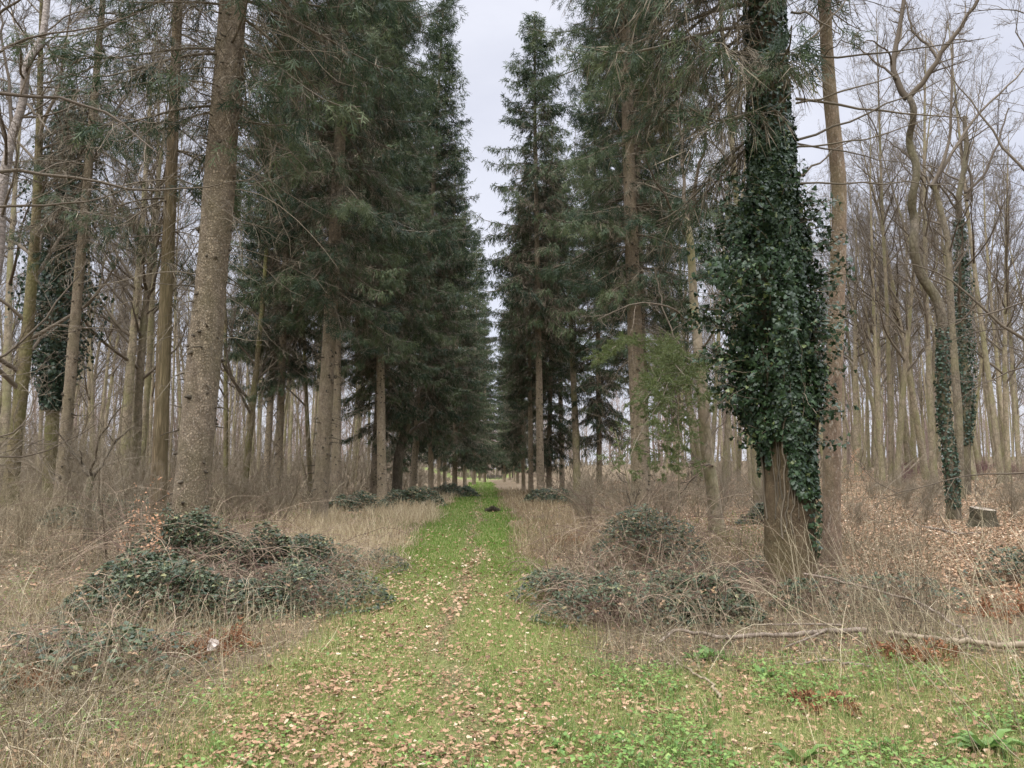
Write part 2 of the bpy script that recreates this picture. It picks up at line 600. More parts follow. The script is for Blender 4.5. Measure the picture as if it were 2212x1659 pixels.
def spruce_crown(seed, H, zb, rmax, az=None, dens=1., hang=.6, wid=.045, brown=.45, trunk=None, tb=.12, ztop=None, fine=False, fs=1.):
    rng = np.random.default_rng(seed)
    zs, azs = [], []
    z = zb
    while z < H - .4:
        t = (z - zb) / (H - zb)
        for _ in range(rng.integers(4, 7)):
            zs.append(z + rng.normal() * .12)
            if az is None:
                azs.append(rng.uniform(0, 2 * PI))
            else:
                azs.append(rng.uniform(*az))
        z += (.62 - .28 * t) / dens ** .5
    zs = np.array(zs)
    azs = np.array(azs)
    if ztop:
        k_ = zs < ztop
        zs, azs = zs[k_], azs[k_]
    n = len(zs)
    t = np.clip((zs - zb) / (H - zb), 0, 1)
    Lb = rmax * (1 - t) ** .62 * (.55 + .45 * smooth(t / tb)) * rng.uniform(.45, 1.25, n) + .25
    K = 9
    e0 = np.radians(-6 + 50 * t ** 1.2 + rng.normal(size=n) * 9)
    A = np.radians(55 * (1 - t) + 12)
    B = np.radians(72 * (1 - t) + 18)
    P = np.zeros((n, K, 3))
    if trunk is not None:
        P[:, 0, 0] = np.interp(zs, trunk[:, 2], trunk[:, 0])
        P[:, 0, 1] = np.interp(zs, trunk[:, 2], trunk[:, 1])
    P[:, 0, 2] = zs
    azw = azs.copy()
    for j in range(1, K):
        s = (j - .5) / (K - 1)
        e = e0 - A * s + B * s ** 3
        azw = azw + rng.normal(size=n) * .07
        P[:, j] = P[:, j - 1] + (Lb / (K - 1))[:, None] * np.stack([np.cos(e) * np.cos(azw), np.cos(e) * np.sin(azw), np.sin(e)], 1)
    R = (.006 + .009 * Lb)[:, None] * np.linspace(1, .25, K)[None]
    br = Acc()
    tubes(br, P, R, 4, a=rng.uniform(.2, .6, n))
    # side twigs
    cnt = np.maximum(4, (2 * Lb / .135 * dens).astype(int))
    bi = np.repeat(np.arange(n), cnt)
    N = len(bi)
    s = rng.uniform(.12, 1, N)
    f = s * (K - 1)
    i = np.clip(f.astype(int), 0, K - 2)
    fr = (f - i)[:, None]
    Q0 = P[bi, i] * (1 - fr) + P[bi, i + 1] * fr
    T = nrm(P[bi, i + 1] - P[bi, i])
    side = nrm(np.cross(T, np.array([0, 0, 1.]))) * np.where(rng.random(N) < .5, 1, -1)[:, None]
    D = nrm(T * .6 + side * .8 + rng.normal(size=(N, 3)) * .15)
    l2 = np.clip((.16 + .22 * Lb[bi] * (1 - s) ** .5) * rng.uniform(.6, 1.3, N), .12, 1.0)
    k2 = 4
    S = np.zeros((N, k2, 3))
    S[:, 0] = Q0
    for j in range(1, k2):
        S[:, j] = S[:, j - 1] + D * (l2 / (k2 - 1))[:, None]
        D = nrm(D + np.array([0, 0, -hang * 1.15]) * (1 - .6 * t[bi])[:, None])
    dead = rng.random(N) < brown * (1 - .8 * smooth((s - .25) / .6)) * (1 - .9 * smooth((t[bi] - .35) / .5)) * 1.5
    X, Y, Z = axes(S[:, -1] - S[:, 0], rng)
    tubes(br, S[dead], np.full((int(dead.sum()), k2), .006) * np.linspace(1, .5, k2), 3, a=rng.uniform(.1, .9, int(dead.sum())))
    # sprays
    cs = np.maximum(2, (l2 / (.1 * fs ** 1.4 if fine else .068)).astype(int))
    si = np.repeat(np.arange(N), cs)
    NS = len(si)
    u = rng.uniform(.05, 1.05, NS)
    f = np.clip(u, 0, .999) * (k2 - 1)
    i = f.astype(int)
    fr = (f - i)[:, None]
    B0 = S[si, i] * (1 - fr) + S[si, i + 1] * fr
    T2 = nrm(S[si, i + 1] - S[si, i])
    D2 = nrm(T2 * .65 + rng.normal(size=(NS, 3)) * .42 + np.array([0, 0, -.8 * hang]) * (1 - .7 * t[bi][si])[:, None])
    le = rng.uniform(.15, .4, NS)
    X, Y, Z = axes(D2, rng)
    dd = dead[si]
    g = ~dd
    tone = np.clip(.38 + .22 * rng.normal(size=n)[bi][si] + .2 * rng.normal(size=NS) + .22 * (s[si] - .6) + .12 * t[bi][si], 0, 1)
    nd = Acc()
    if fine:
        lg = le[g] * 1.15 * fs
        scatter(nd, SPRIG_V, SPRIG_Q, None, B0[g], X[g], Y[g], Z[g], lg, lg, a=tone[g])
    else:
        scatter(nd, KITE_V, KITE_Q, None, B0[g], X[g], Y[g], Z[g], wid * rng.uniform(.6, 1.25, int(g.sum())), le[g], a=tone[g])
    w = dd & (rng.random(NS) < .8)
    scatter(br, KITE_V, KITE_Q, None, B0[w], X[w], Y[w], Z[w], .012 if fine else .02, le[w] * 1.5, a=rng.uniform(0, 1, int(w.sum())))
    return nd, br


def dead_branches(acc, rng, z0, z1, n, lmin, lmax, trunk, r=.012, az=None, dens=3):
    zz = rng.uniform(0, 1, n) ** .7 * (z1 - z0) + z0
    a = rng.uniform(0, 2 * PI, n) if az is None else rng.uniform(az[0], az[1], n)
    L = rng.uniform(lmin, lmax, n) * (.45 + .55 * (zz - z0) / max(.1, z1 - z0))
    K = 8
    P = np.zeros((n, K, 3))
    P[:, 0, 0] = np.interp(zz, trunk[:, 2], trunk[:, 0])
    P[:, 0, 1] = np.interp(zz, trunk[:, 2], trunk[:, 1])
    P[:, 0, 2] = zz
    e = rng.normal(-.05, .2, n)
    for j in range(1, K):
        P[:, j] = P[:, j - 1] + (L / (K - 1))[:, None] * np.stack([np.cos(e) * np.cos(a), np.cos(e) * np.sin(a), np.sin(e)], 1)
        e = e - .16 + rng.normal(size=n) * .12 + (.2 if j > 4 else 0)
        a = a + rng.normal(size=n) * .08
    R = (r * (.6 + .4 * L / lmax))[:, None] * np.linspace(1, .3, K)[None]
    tubes(acc, P, R, 4, a=rng.uniform(.2, .9, n))
    P2, R2 = grow(rng, P, R, dens, .25, .35, .7, 5, up=-.06, wob=.16, rr=.6, rmin=.004)
    tubes(acc, P2, R2, 3, a=rng.uniform(.2, .9, len(P2)))
    P3, R3 = grow(rng, P2, R2, 3, .2, .45, .7, 4, up=-.05, wob=.2, rr=.7, rmin=.0035)
    tubes(acc, P3, R3, 3, a=rng.uniform(.2, .9, len(P3)))


def stubs(acc, rng, z0, z1, n, trunk, rad):
    """knots and short snapped twigs left on a conifer trunk"""
    zz = rng.uniform(z0, z1, n)
    a = rng.uniform(0, 2 * PI, n)
    cx = np.interp(zz, trunk[:, 2], trunk[:, 0])
    cy = np.interp(zz, trunk[:, 2], trunk[:, 1])
    rr = np.interp(zz, trunk[:, 2], rad)
    K = 4
    P = np.zeros((n, K, 3))
    L = np.where(rng.random(n) < .7, rng.uniform(.03, .08, n), rng.uniform(.15, .5, n))
    P[:, 0] = np.stack([cx + np.cos(a) * rr * .9, cy + np.sin(a) * rr * .9, zz], 1)
    D = np.stack([np.cos(a), np.sin(a), rng.uniform(-.5, .1, n)], 1)
    for j in range(1, K):
        P[:, j] = P[:, j - 1] + D * (L / 3 + rr * .1 / 3)[:, None]
        D = nrm(D + rng.normal(size=(n, 3)) * .3 + np.array([0, 0, -.12]))
    R = np.where(L < .1, .036, .014)[:, None] * np.array([1.5, 1., .7, .45])[None]
    tubes(acc, P, R, 5, a=rng.uniform(0, .25, n), m=1, cap=True)


class Spruce:
    def __init__(s, seed, H, r0, zb, rmax, nd_=64, ld=3.3, **kw):
        rng = np.random.default_rng(seed + 50)
        ta = Acc()
        wx, wy = rng.normal(size=2) * .12
        pts = [(0, 0, -.5), (wx * .4, wy * .4, H * .2), (wx, wy, H * .45), (wx * .4, -wy, H * .75), (0, 0, H)]
        s.P, s.R = trunk_acc(ta, pts, r0, .03, seed, sides=18, step=.35, flare=.42, lump=.03, power=.72)
        stubs(ta, rng, .8, zb + 4, 130, s.P, s.R)
        s.trunk = ta.mesh('trunk', [M['spruce_bark'], M['dead_wood']], True)
        nd, br = spruce_crown(seed, H, zb, rmax, trunk=s.P, **kw)
        dead_branches(br, rng, 3.2, zb + 3, nd_, .8, ld, s.P)
        s.needles = nd.mesh('needles', M['needle'])
        s.branches = br.mesh('branches', M['dead_wood'])
        s.H, s.r0 = H, r0

    def place(s, p, label, group, lean=(0, 0), rz=0., scale=1., stub=True, name='spruce_tree'):
        o = thing(name, label, 'spruce tree', p, (lean[0], lean[1], 0), group, scale)
        o.rotation_mode = 'XYZ'
        q = Vector((0, 0, 1))
        o.rotation_euler = (lean[0], lean[1], rz)
        part('trunk', s.trunk, o)
        part('branches', s.branches, o)
        part('needles', s.needles, o)
        return o


# ------------------------------------------------------------------ ground
TREAD = lambda d: path_c(d) + .12 * np.sin(d * .55) + .08 * np.sin(d * 1.3 + 1) + .12
def ground_sheet():
    def steps(a, b, s0, g):
        out = [a]
        s = s0
        while out[-1] < b:
            out.append(out[-1] + s)
            s *= g
        return np.array(out)
    ys = np.concatenate([np.arange(-12, 0, .8), steps(0, 1500, .22, 1.022)])
    xp = steps(0, 1300, .22, 1.045)
    xs = np.concatenate([-xp[:0:-1], xp])
    X, Y = np.meshgrid(xs, ys)
    Z = gz(X, Y)
    n, k = X.shape
    idx = np.arange(n * k).reshape(n, k)
    q = np.stack([idx[:-1, :-1], idx[:-1, 1:], idx[1:, 1:], idx[1:, :-1]], -1).reshape(-1, 4)
    o = X - path_c(Y)
    wob = (vnoise(X, Y, 1.1, 4) - .5) * .8
    green = 1 - smooth((np.abs(o) - path_w(Y) + wob * (.6 + .012 * np.clip(Y, 0, 60)) + .15) / .5)
    front = smooth((7.2 - Y + wob) / 1.2) * (1 - smooth((X - 4.6) / 2)) * smooth((o + path_w(Y) + .2) / .4)
    green = np.maximum(green, front * .85)
    green = np.maximum(green, smooth((Y - 222) / 4) * 1.0)
    green = green * (1 - .75 * np.exp(-((X - TREAD(Y)) / (.12 + .003 * Y)) ** 2) * smooth(vnoise(X, Y, .9, 8) * 2))
    ac = Acc()
    ac.add(np.stack([X, Y, Z], -1), q, None, green.ravel())
    m, nt, nd, lk = new_mat('woodland_ground')
    at = nd.new('ShaderNodeAttribute')
    at.attribute_name = 'rnd'
    tc = nd.new('ShaderNodeTexCoord')

    def noise(sc, det=8, ro=.65):
        x = nd.new('ShaderNodeTexNoise')
        x.inputs['Scale'].default_value = sc
        x.inputs['Detail'].default_value = det
        x.inputs['Roughness'].default_value = ro
        lk.new(tc.outputs['Object'], x.inputs['Vector'])
        return x
    nf, nm, nl = noise(34), noise(5), noise(.35)
    brown = ramp(nd, [(.34, (.035, .026, .016)), (.52, (.125, .09, .056)), (.7, (.3, .22, .14))])
    lk.new(nf.outputs['Fac'], brown.inputs['Fac'])
    gr = ramp(nd, [(.3, (.05, .062, .02)), (.52, (.12, .145, .04)), (.75, (.23, .22, .09))])
    lk.new(nf.outputs['Fac'], gr.inputs['Fac'])
    # mossy / grassy patches in the wood floor
    pr = ramp(nd, [(.52, (0, 0, 0)), (.66, (1, 1, 1))])
    lk.new(nm.outputs['Fac'], pr.inputs['Fac'])
    pm = nd.new('ShaderNodeMath')
    pm.operation = 'MULTIPLY'
    pm.inputs[1].default_value = .4
    lk.new(pr.outputs['Color'], pm.inputs[0])
    mx = nd.new('ShaderNodeMath')
    mx.operation = 'MAXIMUM'
    lk.new(pm.outputs[0], mx.inputs[0])
    lk.new(at.outputs['Fac'], mx.inputs[1])
    mix = nd.new('ShaderNodeMix')
    mix.data_type = 'RGBA'
    lk.new(mx.outputs[0], mix.inputs[0])
    lk.new(brown.outputs['Color'], mix.inputs[6])
    lk.new(gr.outputs['Color'], mix.inputs[7])
    b = nd.new('ShaderNodeBsdfPrincipled')
    b.inputs['Roughness'].default_value = .95
    b.inputs['Specular IOR Level'].default_value = .1
    lk.new(mix.outputs[2], b.inputs['Base Color'])
    bp = nd.new('ShaderNodeBump')
    bp.inputs['Strength'].default_value = .6
    bp.inputs['Distance'].default_value = .03
    lk.new(nf.outputs['Fac'], bp.inputs['Height'])
    lk.new(bp.outputs[0], b.inputs['Normal'])
    out = nd.new('ShaderNodeOutputMaterial')
    lk.new(b.outputs[0], out.inputs['Surface'])
    single('ground', ac.mesh('ground', m, True), 'woodland floor of brown leaf mould with a green grassy ride', None, kind='structure')


ground_sheet()


def sample(n, d0, d1, x0=-.78, x1=.78, seed=0):
    r = np.random.default_rng(seed)
    d = d0 * (d1 / d0) ** r.random(n)
    x = (x0 + (x1 - x0) * r.random(n)) * (d + .8)
    return x, d, r


def at_ground(x, y, dz=0.):
    return np.stack([x, y, gz(x, y) + dz], 1)


def front_green(x, d):
    o = x - path_c(d)
    wob = (vnoise(x, d, 1.1, 4) - .5) * .8
    return smooth((7.2 - d + wob) / 1.2) * (1 - smooth((x - 4.2) / 2.2)) * smooth((o + path_w(d) + .2) / .4)


def path_mask(x, d):
    o = x - path_c(d)
    wob = (vnoise(x, d, 1.1, 4) - .5) * .8
    return 1 - smooth((np.abs(o) - path_w(d) + wob * (.6 + .012 * np.clip(d, 0, 60)) + .1) / .45)




# --- short green grass
def green_grass():
    ac = Acc()
    for (n, d0, d1, s) in ((230000, 3.2, 14, 1), (330000, 12, 140, 2)):
        x, d, r = sample(n, d0, d1, -.75 if d0 < 10 else -.45, .62 if d0 < 10 else .4, s)
        pm = path_mask(x, d)
        fg = front_green(x, d) * .55
        tr = np.exp(-((x - TREAD(d)) / (.12 + .003 * d)) ** 2) * .75 * smooth(vnoise(x, d, .9, 8) * 2)
        patch = .4 + .9 * vnoise(x, d, .45, 9) + .4 * smooth((d - 12) / 5)
        stray = (.16 * smooth((9.5 - d) / 4) + .14 * smooth((34 - d) / 12) * smooth((vnoise(x, d, 1.9, 15) - .4) / .3)) * (np.abs(x - path_c(d)) > .8)
        keep = r.random(n) < np.maximum(np.maximum(pm * (1 - tr), fg), stray) * patch
        x, d, pm = x[keep], d[keep], pm[keep]
        k = len(x)
        az = r.uniform(0, 2 * PI, k)
        tilt = np.abs(r.normal(0, .55, k))
        Y = np.stack([np.sin(tilt) * np.cos(az), np.sin(tilt) * np.sin(az), np.cos(tilt)], 1)
        X, Y, Z = axes(Y, r)
        edge = smooth((np.abs(x - path_c(d)) - path_w(d) + .5) / .7)
        ln = r.uniform(.025, .065, k) * (1 + edge * r.uniform(0, 1.8, k)) * (1 + .01 * d)
        wd = np.maximum(.0028, .00055 * d) * r.uniform(.7, 1.3, k)
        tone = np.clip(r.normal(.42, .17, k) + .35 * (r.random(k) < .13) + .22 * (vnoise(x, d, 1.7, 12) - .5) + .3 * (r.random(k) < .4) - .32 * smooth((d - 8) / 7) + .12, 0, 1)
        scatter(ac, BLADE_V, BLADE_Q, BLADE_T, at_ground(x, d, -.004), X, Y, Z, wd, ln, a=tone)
    single('short_grass', ac.mesh('short_grass', M['grass']), 'short green grass covering the ride between the trees', 'grass', kind='stuff')


green_grass()


# --- fallen leaves
def leaf_litter():
    ac = Acc()
    tm = [oak_template(i) for i in range(10)]
    x, d, r = sample(46000, 3.2, 13, -.75, .75, 21)
    pm = path_mask(x, d)
    fg = front_green(x, d)
    o = x - path_c(d)
    edgeL = np.exp(-((o + path_w(d) - .25) / .45) ** 2)
    tread = np.exp(-((x - TREAD(d)) / .16) ** 2)
    clump = .22 + 1.1 * vnoise(x, d, .45, 31) ** 1.5
    pr = np.clip(.42 * pm + .2 * fg + .6 * edgeL + .15 * tread * pm + .4 * (pm < .3), 0, 1) * clump
    pr = pr * np.where(d < 11, 1, .6)
    keep = r.random(len(x)) < pr
    x, d = x[keep], d[keep]
    k = len(x)
    which = r.integers(0, len(tm), k)
    for i, (tv, tq) in enumerate(tm):
        s = which == i
        kk = int(s.sum())
        az = r.uniform(0, 2 * PI, kk)
        Y = np.stack([np.cos(az), np.sin(az), r.normal(0, .22, kk)], 1)
        up = np.stack([r.normal(0, .35, kk), r.normal(0, .35, kk), np.ones(kk)], 1)
        X, Y, Z = axes(Y, r, up)
        Z = np.where(Z[:, 2:3] < 0, -Z, Z)
        sz = r.uniform(.018, .058, kk)
        scatter(ac, np.array(tv) - np.array([0, .5, 0]), tq, None, at_ground(x[s], d[s]) + np.array([0, 0, .008]) + r.uniform(0, .03, kk)[:, None] * np.array([0, 0, 1]),
                X, Y, Z, sz * r.uniform(.8, 1.2, kk), sz, a=np.clip(r.normal(.45, .24, kk), 0, 1))
    # broken bits of leaf
    x, d, r = sample(110000, 3.2, 16, -.6, .6, 26)
    keep = r.random(len(x)) < np.maximum(path_mask(x, d), front_green(x, d) * .7) * (.2 + .8 * vnoise(x, d, .5, 36))
    x, d = x[keep], d[keep]
    k = len(x)
    az = r.uniform(0, 2 * PI, k)
    Y = np.stack([np.cos(az), np.sin(az), r.normal(0, .3, k)], 1)
    X, Y, Z = axes(Y, r, np.stack([r.normal(0, .5, k), r.normal(0, .5, k), np.ones(k)], 1))
    sz = r.uniform(.008, .03, k) * (1 + .03 * d)
    scatter(ac, LEAF_V, None, LEAF_T, at_ground(x, d, .02), X, Y, Z, sz * r.uniform(.3, .8, k), sz, a=np.clip(r.normal(.42, .25, k), 0, 1))
    # simpler leaves farther off
    for (n, d0, d1, xa, xb, sd) in ((60000, 7, 60, -.3, .15, 22), (120000, 9, 75, .1, .8, 23), (45000, 9, 60, -.8, -.1, 24)):
        x, d, r = sample(n, d0, d1, xa, xb, sd)
        o = x - path_c(d)
        pm = path_mask(x, d)
        tread = np.exp(-((x - TREAD(d)) / (.06 + .0025 * d)) ** 2)
        fade = smooth((d - 7) / 5)
        leafy = .9 * smooth((o - 4) / 4) * (.25 + 1.1 * vnoise(x, d, 2.4, 33)) + .28 * (pm < .3) * vnoise(x, d, 1.6, 34)
        pth = pm * (.2 * np.exp(-(d - 7) / 5.) + .05 + .6 * tread * np.exp(-(d - 5) / 30.)) * (.4 + vnoise(x, d, .7, 35))
        keep = r.random(n) < np.clip(np.maximum(leafy, pth), 0, 1) * fade
        x, d = x[keep], d[keep]
        k = len(x)
        az = r.uniform(0, 2 * PI, k)
        Y = np.stack([np.cos(az), np.sin(az), r.normal(0, .35, k)], 1)
        up = np.stack([r.normal(0, .45, k), r.normal(0, .45, k), np.ones(k)], 1)
        X, Y, Z = axes(Y, r, up)
        sz = r.uniform(.03, .07, k) * (1 + .01 * d)
        scatter(ac, LEAF_V, None, LEAF_T, at_ground(x, d, .03), X, Y, Z, sz * .75, sz, a=np.clip(r.normal(.55, .24, k), 0, 1))
    single('leaf_litter', ac.mesh('leaf_litter', M['litter']), 'dry tan fallen oak leaves scattered over grass and wood floor', 'leaf litter', kind='stuff')


leaf_litter()


# --- dry tall grass
def dry_grass():
    ac = Acc()

    def lay(n, d0, d1, xa, xb, seed, dens, lmin, lmax, tone, tilt0=.3, wmin=.003):
        x, d, r = sample(n, d0, d1, xa, xb, seed)
        keep = r.random(n) < dens(x, d)
        x, d = x[keep], d[keep]
        k = len(x)
        az = r.uniform(0, 2 * PI, k)
        tilt = np.abs(r.normal(0, tilt0, k))
        Y = np.stack([np.sin(tilt) * np.cos(az), np.sin(tilt) * np.sin(az), np.cos(tilt)], 1)
        X, Y, Z = axes(Y, r)
        ln = r.uniform(lmin, lmax, k)
        wd = np.maximum(wmin, .0005 * d) * r.uniform(.7, 1.3, k)
        scatter(ac, BLADE_V, BLADE_Q, BLADE_T, at_ground(x, d, -.01), X, Y, Z, wd, ln, a=np.clip(r.normal(tone, .2, k), 0, 1))
    o = lambda x, d: x - path_c(d)
    # pale belt left of the ride
    lay(70000, 12, 60, -.45, .0, 41, lambda x, d: smooth((-o(x, d) - path_w(d) + .3) / .5) * (1 - smooth((-o(x, d) - 4.6) / 1.5)) * smooth((vnoise(x, d, 1.2, 42) - .25) / .5), .15, .6, .7, .7)
    # brownish belt right of the ride
    lay(60000, 10, 70, -.1, .35, 43, lambda x, d: smooth((o(x, d) - path_w(d) + .35) / .6) * (1 - smooth((o(x, d) - 4.5) / 1.5)) * smooth((d - 11) / 4) * smooth((vnoise(x, d, 1.2, 44) - .25) / .5), .12, .45, .4, .8)
    # tufts everywhere in the wood
    lay(100000, 5, 90, -.8, .8, 45, lambda x, d: (1 - path_mask(x, d)) * smooth((vnoise(x, d, 1.3, 46) - .35) / .35) * .6 * (1 - front_green(x, d) * .8) * (1 - .7 * smooth((o(x, d) - 3.5) / 2)), .1, .3, .42, .8)
    # near left, loose straw
    lay(26000, 3.2, 10, -.8, -.12, 47, lambda x, d: smooth((-o(x, d) - path_w(d) + .25) / .5) * (.05 + vnoise(x, d, .6, 48)) * .55, .1, .45, .5, 1.2, .0028)
    lay(16000, 3.2, 9, .0, .8, 49, lambda x, d: (.1 + .16 * smooth((x - 2) / 2)) * (.1 + vnoise(x, d, .6, 50)), .1, .35, .55, 1.0, .0028)
    single('dry_grass', ac.mesh('dry_grass', M['straw']), 'pale straw coloured dead grass along both verges of the ride', 'dry grass', kind='stuff')


dry_grass()


# --- dead stalks: arching thin stems in tangles
def dead_stalks():
    ac = Acc()

    def lay(n, seed, d0, d1, xa, xb, dens, lmin, lmax, rad, tone, lean=.6, droop=.35, bias=(0, 0)):
        x, d, r = sample(n, d0, d1, xa, xb, seed)
        keep = r.random(n) < dens(x, d)
        x, d = x[keep], d[keep]
        k = len(x)
        az = r.uniform(0, 2 * PI, k)
        ti = np.abs(r.normal(0, lean, k))
        D = np.stack([np.sin(ti) * np.cos(az) + bias[0], np.sin(ti) * np.sin(az) + bias[1], np.cos(ti)], 1)
        D = nrm(D)
        L = r.uniform(lmin, lmax, k)
        K = 6
        P = np.zeros((k, K, 3))
        P[:, 0] = at_ground(x, d, -.02)
        for j in range(1, K):
            P[:, j] = P[:, j - 1] + D * (L / (K - 1))[:, None]
            D = nrm(D + r.normal(size=D.shape) * .09 + np.array([0, 0, -droop]) * r.uniform(0, 1, k)[:, None])
        P[:, :, 2] = np.maximum(P[:, :, 2], gz(P[:, :, 0], P[:, :, 1]) + .02)
        rr = np.maximum(rad, .00028 * d) * r.uniform(.6, 1.3, k)
        R = rr[:, None] * np.linspace(1, .45, K)[None]
        tn = np.clip(r.normal(tone, .24, k), 0, 1)
        tubes(ac, P, R, 3, a=tn)
        s = r.random(k) < .4
        P2, R2 = grow(r, P[s], R[s], 3, .4, .3, .6, 4, up=.0, wob=.12, rr=.7, rmin=.0012)
        tubes(ac, P2, R2, 3, a=np.repeat(tn[s], 3))
    o = lambda x, d: x - path_c(d)
    nz = lambda x, d, s: .2 + 1.0 * vnoise(x, d, 1.0, s)
    lay(13000, 61, 4.0, 15, -.8, -.1, lambda x, d: smooth((-o(x, d) - path_w(d) - .1) / .6) * nz(x, d, 62), .15, .75, .0025, .42, 1.25, .5)
    lay(8000, 63, 6.2, 17, .02, .5, lambda x, d: smooth((o(x, d) - path_w(d)) / .5) * (1 - front_green(x, d)) * nz(x, d, 64), .2, .85, .0025, .36, 1.1, .45)
    lay(480, 65, 4.2, 11, .3, .8, lambda x, d: smooth((x - 1.8) / 1.6) * nz(x, d, 66), .5, 1.35, .003, .68, .35, .18, (-.28, 0))
    lay(6000, 67, 12, 45, -.8, -.12, lambda x, d: smooth((-o(x, d) - 4.) / 3) * nz(x, d, 68), .5, 1.6, .003, .42, .6, .25)
    lay(2600, 69, 12, 45, .1, .8, lambda x, d: smooth((o(x, d) - 3.) / 3) * nz(x, d, 70) * .8, .4, 1.2, .003, .42, .6, .25)
    single('dead_stalks', ac.mesh('dead_stalks', M['stalk']), 'tangled dry brown and straw stalks filling both verges', 'dead stalks', kind='stuff')


dead_stalks()


# --- low green plants, right foreground
def herbs():
    ac = Acc()
    x, d, r = sample(95000, 3.2, 13, -.75, .8, 81)
    fg = front_green(x, d)
    patch = smooth((vnoise(x, d, .5, 82) - .35) / .3)
    o = x - path_c(d)
    pr = (fg * smooth((o - .6) / .8) * .95 + .1 * fg + .12 * smooth((o - 3) / 2) * smooth((11 - d) / 3) + .14 * smooth((7 - d) / 3) + .3 * (o < -.5) * smooth((-o - path_w(d) + .3) / .4)) * patch
    keep = r.random(len(x)) < pr
    x, d = x[keep], d[keep]
    k = len(x)
    az = r.uniform(0, 2 * PI, k)
    Y = np.stack([np.cos(az), np.sin(az), r.uniform(-.2, .7, k)], 1)
    X, Y, Z = axes(Y, r, np.tile(np.array([[0, 0, 1.]]), (k, 1)))
    sz = r.uniform(.016, .045, k)
    h = r.uniform(.01, .08, k)
    scatter(ac, LEAF_V, None, LEAF_T, at_ground(x, d) + np.stack([h * 0, h * 0, h], 1), X, Y, Z, sz * .75, sz, a=np.clip(r.normal(.5, .22, k), 0, 1))
    # taller grass tufts
    tx, td, r = sample(420, 3.4, 8.5, -.6, .7, 83)
    keep = r.random(len(tx)) < np.maximum(front_green(tx, td) * smooth((tx - path_c(td) - .3) / 1.) * .6, .08)
    tx, td = tx[keep], td[keep]
    m = 26
    x = np.repeat(tx, m) + r.normal(0, .03, len(tx) * m)
    d = np.repeat(td, m) + r.normal(0, .03, len(tx) * m)
    k = len(x)
    az = r.uniform(0, 2 * PI, k)
    tl = np.abs(r.normal(.35, .3, k))
    Y = np.stack([np.sin(tl) * np.cos(az), np.sin(tl) * np.sin(az), np.cos(tl)], 1)
    X, Y, Z = axes(Y, r)
    scatter(ac, BLADE_V, BLADE_Q, BLADE_T, at_ground(x, d), X, Y, Z, .004, r.uniform(.06, .17, k), a=np.clip(r.normal(.4, .2, k), 0, 1))
    single('ground_plants', ac.mesh('ground_plants', M['herb']), 'low green weeds and grass tufts beside the ride', 'weeds', kind='stuff')


herbs()

# ------------------------------------------------------------------ spruces
SPR = [Spruce(101, 34, .35, 8.6, 4.0, nd_=110, ld=4.4, brown=.6, dens=1.1, fine=True),
       Spruce(102, 38, .25, 7.2, 4.3, brown=.5, dens=1.4, fine=True),
       Spruce(103, 37, .235, 4.8, 4.0, brown=.45, dens=1.4),
       Spruce(104, 32, .25, 10.0, 4.5, brown=.45, dens=1.3, hang=.75),
       Spruce(105, 35, .25, 2.6, 4.3, brown=.35, dens=1.15),
       Spruce(106, 34, .26, 7.0, 3.3, brown=.4, dens=1.35, fine=True, fs=.9)]


def lean_to(dx0, d, dx1, dy1):
    """lean angle about Y so that a trunk at base dx0 passes the view position dx1, dy1"""
    b = base(dx0, d)
    t = W(dx1, dy1, d)
    return (0, math.atan2(t[0] - b[0], t[2] - b[2]))


